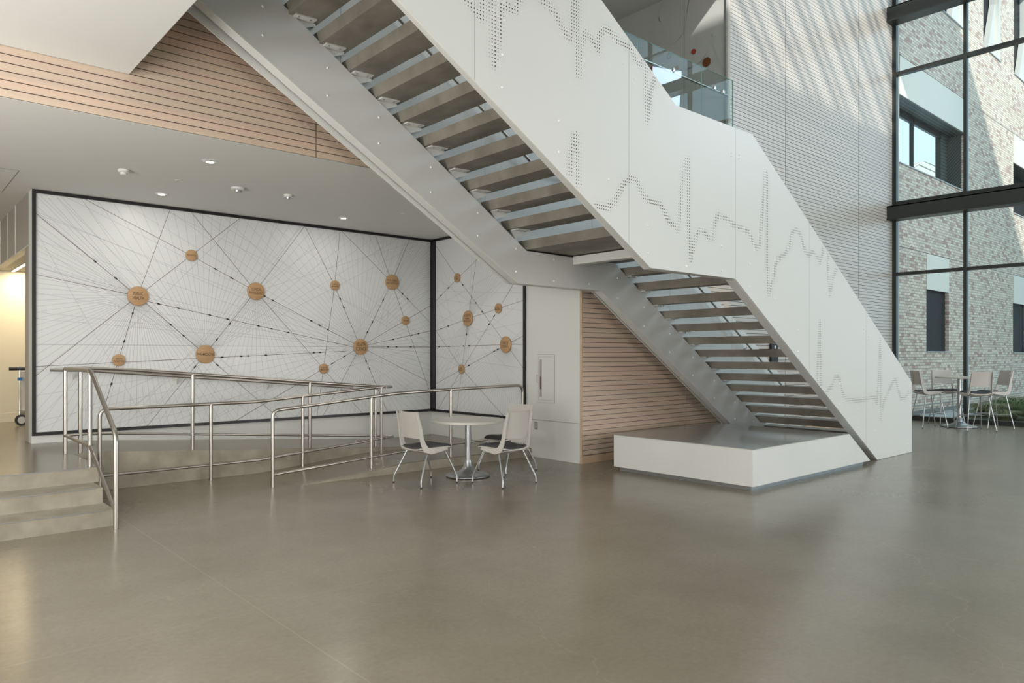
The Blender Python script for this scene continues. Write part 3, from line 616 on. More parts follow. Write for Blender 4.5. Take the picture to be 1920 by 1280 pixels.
# ------------------------------------------------------------------ staircase
YN, YNi, YFi, YF = 4.53, 4.66, 6.57, 6.70; YG = 6.735
S = base('staircase', (9.0, 5.6, 0), 'white steel staircase with concrete treads and perforated guard panels crossing the atrium', 'staircase')
out_str = [(1.76, 4.915), (5.90, 2.449), (7.40, 2.449), (11.314, 0.0), (12.2, 0.0), (7.697, 2.845), (6.04, 2.86), (2.40, 5.225), (1.76, 5.40)]
out_panel = [(1.76, 4.83), (5.853, 2.452), (7.409, 2.449), (11.314, 0.004), (12.66, 0.004), (12.66, 1.135), (7.78, 4.177), (6.279, 4.178), (1.76, 6.97)]
def inset_low(pts, d):
    return [(1.76, 4.915 + d), (5.90 + .25 * d, 2.449 + d), (7.40 - .3 * d, 2.449 + d), (11.314 - 1.1 * d, 0.0 + .4 * d)]
# each stringer: a web plate with a folded lip along its lower edge
far = MB().prism(out_str, YFi, YF).build('stringer', 'stringer', S, bevel=.004)
near = MB().prism(out_str[:5] + [(7.697, 2.845), (6.04, 2.86), (2.40, 5.225), (1.76, 5.40)], YN + .014, YNi).build('stringer', 'satin', S, bevel=.004)
for str_, y in ((far, YFi - .004), (near, YNi + .004)):
    b = MB(); lo = [(1.76, 4.915), (5.90, 2.449), (7.40, 2.449), (10.50, .51)]
    for p, q in zip(lo[:-1], lo[1:]):
        l = math.hypot(q[0] - p[0], q[1] - p[1]); n = (-(q[1] - p[1]) / l * .008, (q[0] - p[0]) / l * .008)
        b.quad((p[0] + n[0] * 1.8, y, p[1] + n[1] * 1.8), (q[0] + n[0] * 1.8, y, q[1] + n[1] * 1.8), (q[0] + n[0] * 2.6, y, q[1] + n[1] * 2.6), (p[0] + n[0] * 2.6, y, p[1] + n[1] * 2.6))
    b.build('weld_line', 'panelw', str_)
def bolt(parent, c, side, r=.013):
    prof = [(r, 0), (r * .93, .005), (r * .6, .009), (r * .2, .0105)]
    MB().lathe([(a, h * side) for a, h in prof], c=c, axis='y', n=12).build('bolt', 'bolt', parent, smooth=True)
for q in [(493, 12), (493, 66), (614, 127), (614, 179), (710.6, 220), (710.6, 269), (808, 313), (808, 360), (896, 399), (896, 442), (967.5, 466), (967.5, 509), (1038.7, 486), (1038.7, 526.7), (1105, 532.5), (1158, 521.5), (1158, 559),
          (1208, 575.6), (1208, 611), (1256, 625.6), (1256, 660), (1299, 670), (1299, 703), (1339.7, 713.7), (1339.7, 746), (1378, 753.7), (1378, 785), (1412.5, 789.7)]:
    p = at(q[0], q[1], Y=YFi); bolt(far, p, -1)
# guard panels
gp = MB().prism(out_panel, YN, YN + .012).build('guard_panel', 'panelw', S)
gf = MB().prism([(x, z) if z > 1.2 or x > 12 else (x, z) for x, z in out_panel], YG, YG + .012).build('guard_panel', 'panelw', S)
# kick lip under the lower edge of the near panel
b = MB(); seam_x = [3.601, 5.512, 7.411, 9.172, 10.919]
def zlow(x):
    P = out_panel
    for p, q in ((P[0], P[1]), (P[1], P[2]), (P[2], P[3])):
        if p[0] <= x <= q[0]: return p[1] + (q[1] - p[1]) * (x - p[0]) / (q[0] - p[0])
    return 0
def ztop(x):
    P = [out_panel[i] for i in (8, 7, 6, 5)]
    for p, q in zip(P[:-1], P[1:]):
        if p[0] <= x <= q[0]: return p[1] + (q[1] - p[1]) * (x - p[0]) / (q[0] - p[0])
    return 0
for x in seam_x: b.quad((x - .0016, YN - .0006, zlow(x) + .005), (x + .0016, YN - .0006, zlow(x) + .005), (x + .0016, YN - .0006, ztop(x) - .003), (x - .0016, YN - .0006, ztop(x) - .003))
b.build('panel_joints', 'seam', gp)
b = MB()
for x in seam_x: b.quad((x - .002, YG - .0008, zlow(x) + .4), (x + .002, YG - .0008, zlow(x) + .4), (x + .002, YG - .0008, ztop(x) - .003), (x - .002, YG - .0008, ztop(x) - .003))
b.build('panel_joints', 'seam', gf)
for q in [(941.5, 103), (941, 164), (1047.5, 226.6), (1047.5, 285), (1140.6, 336), (1140.6, 391), (1214.4, 422.6), (1214.4, 474), (1287, 450), (1287, 499), (1352.5, 461), (1353, 507), (1405, 494), (1405, 538), (1452.5, 559.5), (1453.5, 602),
          (1496, 619), (1496, 659), (1574, 719), (1574, 757.5), (1608, 766), (1608, 801.5), (1640, 807), (1640, 841), (1701.5, 832.5), (1701.5, 844.5)]:
    p = at(q[0], q[1], Y=YN); bolt(gp, p, -1, .012)
for q in [(1168.4, 120), (1168.4, 128.5), (1189, 148), (1189, 157), (1371, 287), (1371, 293), (1385.5, 290.5), (1385.5, 297.5), (1619, 617.5), (1619, 623.5), (1628.5, 631), (1628.5, 636.5)]:
    p = at(q[0], q[1], Y=YN); bolt(gp, p, -1, .008)
# heartbeat trace of punched holes on a 31 mm grid
traces = [
 [(870, -8), (876, 1), (888, 17), (899, 30), (904, 33), (905, 0), (907, -40)],
 [(919, -30), (922, 0), (926, 122), (936, 60), (941, 12), (952, 12), (964, 20), (970, 6), (974, -3), (980, -15)],
 [(1014, 0), (1033, 15), (1043, 27), (1050, 45), (1060, 62), (1070, 74), (1074, 30), (1077, 0), (1078, -20)],
 [(1080, -20), (1083, 0), (1084, 60), (1085, 142), (1089, 85), (1098, 60), (1113, 80), (1122, 94), (1123, 66), (1134, 55), (1141, 56), (1155, 74), (1180, 90), (1186, 96), (1190, 110), (1195, 118), (1201, 121), (1204, 108)],
 [(1210, 122), (1211, 180), (1213, 229), (1219, 180), (1222, 162), (1228, 148), (1232, 146)],
 [(1068, 325), (1070, 290), (1077, 256), (1081, 253), (1083, 270), (1085, 344)],
 [(1119, 386), (1135, 389), (1149, 384), (1160, 361), (1171, 343), (1182, 333), (1194, 339), (1201, 357), (1208, 370), (1221, 378), (1239, 384), (1246, 398), (1253, 413), (1264, 423), (1271, 432), (1274, 407), (1278, 357), (1286, 298), (1290, 298), (1290, 411), (1293, 459), (1295, 487), (1300, 461), (1305, 441), (1312, 432), (1321, 436), (1328, 445), (1337, 447), (1338, 429), (1342, 411), (1348, 404), (1362, 409), (1373, 420), (1387, 427), (1404, 434), (1410, 450), (1419, 465), (1425, 460), (1427, 425), (1431, 375), (1435, 322), (1438, 327), (1439, 425), (1439, 500), (1441, 551), (1449, 525), (1454, 495), (1460, 484), (1472, 477), (1480, 460), (1485, 437), (1492, 430), (1500, 437), (1505, 455), (1510, 472), (1517, 479), (1524, 472), (1532, 482), (1537, 491), (1541, 480), (1544, 462)],
 [(1552, 475), (1554, 520), (1556, 553), (1561, 525), (1567, 505), (1571, 500)],
 [(1532, 718), (1534, 660), (1537, 602), (1538, 660), (1539, 722)],
 [(1550, 735), (1560, 722), (1566, 707), (1571, 704), (1576, 720), (1580, 737), (1587, 749), (1610, 751), (1630, 746), (1640, 745), (1644, 757), (1647, 710), (1650, 638), (1651, 700), (1651, 785), (1657, 752), (1667, 732), (1674, 715), (1679, 711), (1683, 728), (1689, 747), (1697, 745), (1702, 737), (1709, 736)]]
segs = []
for tr in traces:
    W_ = [at(*p, Y=YN) for p in tr]; segs += [((a.x, a.z), (b_.x, b_.z)) for a, b_ in zip(W_[:-1], W_[1:])]
G_ = 0.031; cells = {}
for (a, c) in segs:
    for i in range(int(min(a[0], c[0]) / G_) - 3, int(max(a[0], c[0]) / G_) + 5):
        for j in range(int(min(a[1], c[1]) / G_) - 3, int(max(a[1], c[1]) / G_) + 5):
            x, z = i * G_, j * G_; dx, dz = c[0] - a[0], c[1] - a[1]; l2 = dx * dx + dz * dz
            t = max(0, min(1, ((x - a[0]) * dx + (z - a[1]) * dz) / l2)); d = math.hypot(x - a[0] - t * dx, z - a[1] - t * dz)
            if d < cells.get((i, j), 9): cells[(i, j)] = d
b = MB()
for (i, j), d in cells.items():
    x, z = i * G_, j * G_
    if not (zlow(x) + .015 < z < ztop(x) - .015) or x > 12.64: continue
    r = 0.0070 if d < .020 else 0.0056 if d < .032 else 0.0030 if d < .048 else 0.0014 if d < .095 else 0
    if r: b.quad(*[(x + r * math.cos(k * math.pi / 4 + .4), YN - .0007, z + r * math.sin(k * math.pi / 4 + .4)) for k in range(8)])
b.build('heartbeat_perforations', 'hole', gp)
# treads
def tread(xb, zt, run, th=0.11):
    t = MB().prism([(xb + .02, zt - th), (xb + run + .01, zt - th + .012), (xb + run + .02, zt), (xb, zt)], YNi - .02, YF + .03).build('tread', 'tread', S)
    b = MB().prism([(xb + .05, zt - th), (xb + run - .02, zt - th + .004), (xb + run - .02, zt - th - .02), (xb + .12, zt - th - .10)], YFi + .03, YFi + .05)
    b.prism([(xb + .06, zt - th + .001), (xb + run - .05, zt - th + .009), (xb + run - .05, zt - th - .002), (xb + .06, zt - th - .012)], YFi - .07, YFi + .05)
    b.build('bracket', 'panelw', t)
    bb = MB()
    for dx in (.10, .22): bb.lathe([(.009, 0), (.009, -.012), (.004, -.016)], c=(xb + dx, YFi - .04, zt - th - .004), n=8)
    bb.build('screws', 'alu', t)
for n in range(1, 16): tread(7.90 + .302 * (15 - n), -.045 + .1895 * n, .302 + .015)
for n in range(1, 13):
    tread(5.135 - .312 * (n - 3), 3.018 + .191 * n, .312 + .015)
MB().box(6.03, YNi - .02, 2.875, 7.93, YF + .03, 2.99).build('landing_slab', 'tread', S)
MB().box(6.86, YNi, 2.755, 6.99, YFi - .001, 2.862).build('cross_beam', 'white', S, bevel=.004)
# inner handrails on both guards
for y, dy in ((YF - .075, 1), (YN + .09, -1)):
    pts = [(12.5, .95), (11.9, 1.33), (7.72, 3.93), (6.25, 3.93), (1.9, 6.62)]
    hr = MB().tube([(x, y, z) for x, z in pts], .019, fillet=.08).build('handrail', 'steel', S, smooth=True)
    for x, z in ((11.2, 1.765), (10.0, 2.512), (8.8, 3.258), (7.0, 3.93), (5.2, 4.577), (3.6, 5.567)):
        MB().tube([(x, y, z - .015), (x, y, z - .07), (x, y + dy * .07, z - .09)], .006, n=8, fillet=.02).build('bracket', 'steel', hr, smooth=True)
# white plinth under the lower flight
g = base('display_plinth', (9.2, 5.45, 0), 'low white box plinth with a glossy top under the lower stair flight', 'plinth')
MB().prism([(7.60, .055), (10.80, .055), (10.12, .485), (7.60, .485)], 4.42, 6.51).build('body', 'white', g, bevel=.004)
MB().prism([(7.595, .4865), (10.10, .4865), (10.09, .492), (7.595, .492)], 4.415, 6.515).build('glossy_top', mat('gloss_grey_top', (0.36, 0.36, 0.34), 0.10, 0, 0.7), g)
MB().prism([(7.66, 0), (10.70, 0), (10.66, .056), (7.66, .056)], 4.48, 6.45).build('recessed_base', 'alu', g)
# dark device on the wood wall beyond the stair
p = at(1449, 662, Y=YW); g = base('wall_device', (p.x, p.y, 1.45), 'dark wall mounted box seen between the stair treads', 'wall device')
MB().box(p.x - .13, YW - .05, 1.40, p.x + .13, YW, 1.80).build('housing', 'rubber', g, bevel=.01); MB().box(p.x - .03, YW - .054, 1.70, p.x + .03, YW - .049, 1.76).build('indicator', 'panelw', g)

# ------------------------------------------------------------------ ramp and stair railings
R_ = 0.0215
def post(g, x, y, z0, z1, r=R_): 
    q = MB().tube([(x, y, z0), (x, y, z1)], r, n=16).build('post', 'steel', g, smooth=True); return q
# 1: step handrail
g = base('step_railing', (1.655, 8.4, 0), 'stainless steel handrail beside the concrete steps, sloping down to a floor post', 'railing')
x = 1.655
MB().tube([(x, 7.30, 0), (x, 7.30, .86), (x, 8.30, 1.42), (x, 9.60, 1.42)], R_, n=16, fillet=.10).build('top_rail', 'steel', g, smooth=True)
MB().tube([(x, 7.31, .15), (x, 8.33, .655), (x, 9.60, .655)], .0165, n=12, fillet=.03).build('mid_rail', 'steel', g, smooth=True)
post(g, x, 8.345, ZU, 1.41); post(g, x, 9.60, ZU, 1.42)
# 2: guard rail along the upper ramp run, returning at the landing
Y1 = 9.62; hU = .955
g = base('ramp_guard_rail', (3.8, Y1, 0), 'stainless steel guard rail along the open edge of the upper ramp run', 'railing')
def zg(x): return ZU if x < RX0 else max(ZL, ZU - (x - RX0) * (ZU - ZL) / (RX1 - RX0))
MB().tube([(1.655, 9.60, 1.42), (1.83, 9.64, 1.425), (2.15, Y1, 1.415), (5.78, Y1, 1.095), (5.95, Y1 - .13, 1.095), (5.74, 9.36, 1.10)], R_, n=16, fillet=.08).build('top_rail', 'steel', g, smooth=True)
MB().tube([(1.66, 9.60, .655), (1.83, Y1, .66), (2.15, Y1, .645), (5.80, Y1, .345), (5.98, Y1 - .13, .34), (5.72, 9.36, .335)], .0165, n=12, fillet=.07).build('mid_rail', 'steel', g, smooth=True)
for x in (1.81, 3.06, 4.66, 5.73): post(g, x, Y1, zg(x) - .01, 1.42 if x < 2.2 else 1.415 - (x - 2.15) * .32 / 3.63)
# 3: inner rail of the lower run
Y2 = 9.36
g = base('inner_ramp_rail', (3.9, Y2, 0), 'stainless steel rail with mid bar on the inner side of the lower ramp run', 'railing')
def zl(x): return 0 if x < LX0 else min(ZL, (x - LX0) * ZL / (LX1 - LX0))
MB().tube([(1.955, Y2, 0), (1.955, Y2, .955), (3.80, Y2, .965), (5.70, Y2, 1.105)], R_, n=16, fillet=.10).build('top_rail', 'steel', g, smooth=True)
MB().tube([(1.955, Y2, .19), (3.80, Y2, .195), (5.70, Y2, .34)], .0165, n=12, fillet=.05).build('mid_rail', 'steel', g, smooth=True)
for x in (3.20, 4.43, 5.67): post(g, x, Y2, zl(x), .965 if x < 3.8 else .965 + (x - 3.8) * .14 / 1.9)
# 4: outer rail of the lower run
Y3 = 8.36
g = base('outer_ramp_rail', (5.6, Y3, 0), 'stainless steel rail along the front of the lower ramp, nearest the cafe table', 'railing')
MB().tube([(3.575, Y3, 0), (3.575, Y3, .915), (3.75, Y3, .930), (5.28, Y3, 1.060), (6.2, Y3, 1.085), (7.60, Y3, 1.11), (7.60, Y3, .13)], R_, n=16, fillet=.13).build('top_rail', 'steel', g, smooth=True)
MB().tube([(3.58, Y3, .15), (5.28, Y3, .262), (6.2, Y3, .30), (7.60, Y3, .33)], .0165, n=12, fillet=.05).build('mid_rail', 'steel', g, smooth=True)
for x in (4.915, 6.21): post(g, x, Y3, zl(x), .93 + (x - 3.75) * .13 / 1.53 if x < 5.3 else 1.083)
# 5: wall handrail on brackets in front of the mural
g = base('wall_handrail', (3.9, 10.84, 1.0), 'stainless steel handrail on brackets fixed across the long mural', 'handrail')
YH = 10.84
MB().tube([(1.70, YH, 1.388), (2.15, YH, 1.372), (6.02, YH, 1.035)], R_ * .95, n=14, fillet=.05).build('rail', 'steel', g, smooth=True)
for px in (140, 335, 505, 652):
    p = at(px, 700, Y=YH); x = p.x; zz = 1.37 - max(0, x - 2.15) * .087
    br = MB().box(x - .045, 10.926, zz - .13, x + .035, 10.933, zz - .02).build('bracket', 'white', g)
    MB().prism([(10.93, zz - .12), (10.93, zz - .05), (YH, zz - .02), (YH, zz - .035)], x - .006, x + .006, axis='x').build('bracket_arm', 'white', br)
# ------------------------------------------------------------------ cafe and bar furniture
def make_chair(bar=False):
    sh = .775 if bar else .445
    g = empty('bar_stool' if bar else 'cafe_chair', (0, 0, 0))
    def seat(u, v):     # u across, v front to back
        y = (u - .5) * .47; x = .235 - v * .47
        k = (2 * abs(u - .5)) ** 3; k2 = max(0, (.16 - v) / .16) ** 2
        edge = 1 - .10 * max(0, (v - .75) / .25) ** 2 * 1.5 - .12 * k2
        z = sh - .035 * math.exp(-((v - .72) / .3) ** 2) * (1 - k) + .008 * k - .018 * k2
        return (x, y * edge, z), (0, 0, 1)
    o1 = MB().grid(seat, 14, 14, .016).build('seat_shell', 'plastic', g, smooth=True)
    def under(u, v):
        y = (u - .5) * .40; x = .15 - v * .34; w = 1 - (2 * abs(u - .5)) ** 2.5
        return (x, y, sh - .028 - .045 * w * math.sin(math.pi * min(1, v * .9 + .1)) ** .6), (0, 0, 1)
    MB().grid(under, 10, 10, .012).build('seat_underside', 'plastic', g, smooth=True)
    def cush(u, v):
        p, n = seat(.05 + u * .90, .0 + v * .93); e = min(1, min(u, 1 - u) * 9) * min(1, (1 - v) * 8, v * 9 + .25)
        return (p[0] + (.008 if v < .05 else 0), p[1], p[2] + .016 + .014 * math.sqrt(max(0, e))), (0, 0, 1)
    MB().grid(cush, 14, 14, .022).build('cushion', 'cush', g, smooth=True)
    bh0, bh1 = (.15, .455) if bar else (.125, .445)
    def back(u, v):     # v from the bottom edge up
        wdt = .41 - .02 * v; y = (u - .5) * wdt; t = bh0 + v * (bh1 - bh0)
        x = -.205 - .03 * (t / .1) ** .9 * .55 - .012 * (2 * (u - .5)) ** 2 * -1.6 - .020 * v * v
        z = sh + t + (.010 * (2 * (u - .5)) ** 2 if v > .5 else 0) * v
        return (x, y, z), (1, 0, .12)
    MB().grid(back, 14, 12, .012).build('backrest', 'plastic', g, smooth=True)
    for s in (-1, 1):   # side frames sweep from the seat edge up into the back
        b = MB(); prof = [(.15, -.012, .016), (.02, -.022, .026), (-.10, -.030, .034), (-.175, -.004, .040), (-.205, .06, .032), (-.222, bh0, .027), (-.250, (bh0 + bh1) / 2, .022), (-.292, bh1, .012)]
        i0 = len(b.v); ws = [.235, .236, .235, .228, .220, .212, .208, .203]
        for (x, dz, hw), w in zip(prof, ws):
            k = prof.index((x, dz, hw)); nx = prof[min(k + 1, 7)]; pv = prof[max(k - 1, 0)]; d = Vector((nx[0] - pv[0], nx[1] - pv[1])).normalized(); n = (-d.y, d.x)
            for a, c in ((1, 1), (1, -1), (-1, -1), (-1, 1)):
                b.v.append((x + n[0] * hw * a, s * (w + .009 * c), sh + dz + n[1] * hw * a))
        for k in range(len(prof) - 1):
            for j in range(4): b.f.append((i0 + 4 * k + j, i0 + 4 * k + (j + 1) % 4, i0 + 4 * k + 4 + (j + 1) % 4, i0 + 4 * k + 4 + j))
        b.f.append((i0, i0 + 1, i0 + 2, i0 + 3)); b.f.append((i0 + 31, i0 + 30, i0 + 29, i0 + 28))
        b.build('side_frame', 'plastic', g, smooth=True, bevel=.003)
    rl = .0105
    for sx in (1, -1):
        for s in (-1, 1):
            fx = (.275 if sx > 0 else -.285); fy = s * (.265 if sx > 0 else .285)
            if bar: pts = [(sx * .10, 0 * s + s * .10, sh - .035), (sx * .145, s * .185, sh - .035), (fx + (0 if sx > 0 else .02), fy, .012)]
            else: pts = [(sx * .09, s * .10, sh - .035), (sx * .13, s * .205, sh - .035), (fx, fy * .985, .085), (fx, fy, .012)]
            lg = MB().tube(pts, rl, n=10, fillet=.03).build('leg', 'alu', g, smooth=True)
            MB().lathe([(.011, 0), (.012, .003), (.011, .014)], c=(pts[-1][0], pts[-1][1], 0), n=10).build('glide', 'rubber', lg, smooth=True)
    if bar:
        t = .56; zf = .30
        def on(sx, s):
            p0 = Vector((sx * .145, s * .185, sh - .035)); p1 = Vector(((.275 if sx > 0 else -.265), s * (.265 if sx > 0 else .285), .012)); k = (p0.z - zf) / (p0.z - p1.z); return p0.lerp(p1, k)
        MB().tube([on(1, -1), on(1, 1)], .0075, n=8).build('footrest', 'alu', g, smooth=True)
        for s in (-1, 1): MB().tube([on(1, s), on(-1, s)], .0065, n=8).build('side_stretcher', 'alu', g, smooth=True)
    return g
def table(name, loc, rt, ht, rb, label):
    g = base(name, loc, label, 'table'); c = loc
    MB().lathe([(rt - .003, ht - .032), (rt, ht - .029), (rt, ht - .003), (rt - .003, ht)], c=c, n=72).build('tabletop', 'laminate', g, smooth=True)
    MB().lathe([(.15, ht - .045), (.15, ht - .032)], c=c, n=24).build('top_plate', 'alu', g)
    MB().tube([(c[0], c[1], .12), (c[0], c[1], ht - .03)], .040, n=32).build('column', 'alu', g, smooth=True)
    prof = [(rb - .004, .008), (rb, .012), (rb, .020), (rb * .93, .030), (rb * .72, .042), (rb * .48, .062), (rb * .30, .095), (rb * .19, .145), (.048, .20), (.044, .215)]
    MB().lathe(prof, c=c, n=56).build('trumpet_base', 'alu', g, smooth=True)
    for k in range(4):
        a = k * math.pi / 2 + .6; MB().lathe([(.014, 0), (.014, .012)], c=(c[0] + (rb - .03) * math.cos(a), c[1] + (rb - .03) * math.sin(a), 0), n=10).build('glide', 'rubber', g)
table('cafe_table', (5.82, 7.46, 0), .475, .74, .285, 'round cream topped cafe table on a grey trumpet base by the ramp')
ch = make_chair(); CHG = 'chairs around the cafe table'
lab = ['cream shell cafe chair left of the cafe table, seen from its side', 'cream shell cafe chair nearest the camera, its back hiding the right of the cafe table', 'cream shell cafe chair against the ramp landing, mostly behind another chair']
for i, (x, y, a) in enumerate(((5.14, 7.43, math.radians(2)), (5.85, 6.79, math.radians(93)), (6.52, 7.50, math.radians(184)))):
    o = ch if i == 0 else copy_tree(ch); o.location = (x, y, 0); o.rotation_euler = (0, 0, a); tag(o, lab[i], 'chair', CHG)
table('bar_table', (17.86, 5.42, 0), .47, 1.10, .355, 'tall round bar table on a polished trumpet base by the glass wall')
bs = make_chair(True)
lab = ['tall shell bar stool next to the foot of the white guard panel', 'tall shell bar stool behind the bar table, closest to the glass wall corner', 'tall shell bar stool with its back to the camera in front of the bar table', 'tall shell bar stool farthest right, facing left to the bar table']
for i, (x, y, a) in enumerate(((17.38, 5.88, -45), (18.33, 5.82, 222), (17.34, 4.97, 43), (18.19, 4.87, 136))):
    o = bs if i == 0 else copy_tree(bs); o.location = (x, y, 0); o.rotation_euler = (0, 0, math.radians(a)); tag(o, lab[i], 'stool', 'stools around the bar table')
# ------------------------------------------------------------------ upper floor: glass guard, wall art
g = base('glass_guard', (9.5, 7.1, Z2), 'frameless glass guard with a steel handrail on the upper floor edge', 'railing')
for a, c in ((5.0, 6.9), (6.915, 8.85), (8.862, 10.56), (10.572, 11.54)):
    MB().box(a, 7.10, Z2 - .55, c, 7.114, 6.475).build('glass_panel', 'guardglass', g)
    MB().box(a, 7.0995, 6.4755, c, 7.1145, 6.478).build('polished_edge', mat('green_glass_edge', (0.20, 0.42, 0.36), 0.2), g)
    MB().box(c - .004, 7.0995, Z2 - .5, c + .0005, 7.1145, 6.475).build('polished_edge', bpy.data.materials['green_glass_edge'], g)
MB().tube([(5.0, 7.21, 6.24), (11.53, 7.21, 6.24)], .020, n=14).build('handrail', 'steel', g, smooth=True)
for px in (1262, 1339, 1355):
    x = at(px, 150, Y=7.11).x; z = 6.21
    so = MB().lathe([(.036, 0), (.036, -.014), (.030, -.018)], c=(x, 7.10, z), axis='y', n=24).build('standoff', 'chrome', g, smooth=True)
    MB().tube([(x, 7.114, z), (x, 7.20, z), (x, 7.21, z + .03)], .009, n=8, fillet=.01).build('standoff_arm', 'steel', so, smooth=True)
xw = 11.655
for px, r, m_, lab in (((1325, 116), .085, 'multi', 'large dark speckled round plaque on the upper side wall'), ((1300.5, 96.5), .047, 'red', 'bright red round plaque on the upper side wall'), ((1269, 128), .047, 'orange', 'orange round plaque seen through the glass guard'), ((1224, 127), .047, 'red', 'pale red round plaque seen through the glass guard at its left')):
    p = at(*px, X=xw - .01); o = MB().lathe([(r, 0), (r, -.018), (r * .96, -.022)], c=(xw - .001, p.y, p.z), axis='x', n=32).build('round_plaque', m_, smooth=True); tag(o, lab, 'wall art')
p = at(1254.5, 104.5, X=xw - .01)
b = MB(); b.tube([(xw - .008, p.y + .045 * math.cos(t * math.pi / 12), p.z + .045 * math.sin(t * math.pi / 12)) for t in range(25)], .005, n=8, cap=False); tag(b.build('ring_plaque', 'bronze2', smooth=True), 'thin open ring plaque on the upper side wall, above the glass edge', 'wall art')
g = base('wall_drawing', (xw, 8.6, 7.0), 'faint grey line drawing of loose flowing curves on the upper side wall', 'wall art')
b = MB()
def curve(pts, w=.012):
    q = [at(*p, X=xw - .0) for p in pts]; out = []
    for k in range(len(q) - 1):
        a, c_ = q[k], q[k + 1]; pr = q[k - 1] if k else a; nx = q[k + 2] if k + 2 < len(q) else c_
        for j in range(6):
            t = j / 6; out.append(.5 * ((2 * a) + (c_ - pr) * t + (2 * pr - 5 * a + 4 * c_ - nx) * t * t + (3 * a - pr - 3 * c_ + nx) * t ** 3))
    out.append(q[-1])
    for a, c_ in zip(out[:-1], out[1:]):
        d = Vector((c_.y - a.y, c_.z - a.z)); 
        if d.length < 1e-5: continue
        d.normalize(); n = (-d.y * w / 2, d.x * w / 2)
        b.quad((xw - .0015, a.y + n[0], a.z + n[1]), (xw - .0015, c_.y + n[0], c_.z + n[1]), (xw - .0015, c_.y - n[0], c_.z - n[1]), (xw - .0015, a.y - n[0], a.z - n[1]))
for k in range(5):
    j = k * 3
    curve([(1328 - j * .5, 92 + j), (1322 - j * 1.1, 108 + j), (1305 - j * 1.5, 122 + j * .7), (1284 - j * 2.0, 132 + j * .2)], .006)
    curve([(1338 + j * .4, 90 + j), (1343 + j * .8, 110 + j), (1352 + j * .5, 128), (1364, 142 - j)], .005)
    curve([(1334, 62 + j * .3), (1331 + j * .9, 72), (1333 + j * .5, 84), (1336 + j * .2, 92)], .006)
for k in range(4):
    j = k * 3
    curve([(1252 - j, -4), (1238 - j * .6, 20 + j), (1236 + j, 50), (1245 + j, 78), (1262, 84 - j * .4), (1280 + j * .4, 60), (1286 + j * .2, 30), (1292, -2)], .007)
    curve([(1216 + j, 60), (1222 + j, 66 + j * .5), (1219 + j * .8, 76), (1232 + j, 86)], .006)
b.build('drawn_lines', 'sketch', g)
# ------------------------------------------------------------------ outside: brick building, planting, ground
YB = 7.3
struct(MB().box(XC + .1, -30, -.25, 60, YB + 2, -.02).build('ground_exterior', 'curb'))
B = base('brick_building', (30, YB, 0), 'blended grey brick building with deep window openings beyond the glass wall', 'building')
holes = [(21.43, 1.68, 23.16, 4.32), (29.45, 1.68, 31.2, 4.32), (37.4, 1.68, 39.1, 4.32), (19.57, 6.48, 24.62, 9.2), (29.5, 6.48, 34.0, 9.2), (37.4, 6.48, 41.5, 9.2), (22.3, 11.3, 24.66, 14.6), (26.25, 11.3, 28.05, 14.6), (29.56, 11.3, 31.6, 14.6), (33.5, 11.3, 35.2, 14.6)]
xs = sorted({19.0, 60.0, *[h[0] for h in holes], *[h[2] for h in holes]}); zs = sorted({-.1, 16.0, *[h[1] for h in holes], *[h[3] for h in holes]})
b = MB()
for x0, x1 in zip(xs[:-1], xs[1:]):
    for z0, z1 in zip(zs[:-1], zs[1:]):
        xm, zm = (x0 + x1) / 2, (z0 + z1) / 2
        if not any(h[0] < xm < h[2] and h[1] < zm < h[3] for h in holes): b.quad((x0, YB, z0), (x1, YB, z0), (x1, YB, z1), (x0, YB, z1))
for h in holes:
    x0, z0, x1, z1 = h; y = YB + (.16 if z0 < 3 else .55 if z0 < 9 else .35)
    b.quad((x0, YB, z0), (x0, y, z0), (x0, y, z1), (x0, YB, z1)); b.quad((x1, YB, z0), (x1, y, z0), (x1, y, z1), (x1, YB, z1))
b.build('brick_wall', 'brick', B)
b = MB()
for z in (4.335, 9.215): b.box(19.1, YB - .003, z, 60, YB + .01, z + .012)
b.build('relieving_joint', 'bronze', B)
MB().box(19.05, YB - .02, .235, 60, YB + .01, .262).build('base_flashing', 'satin', B)
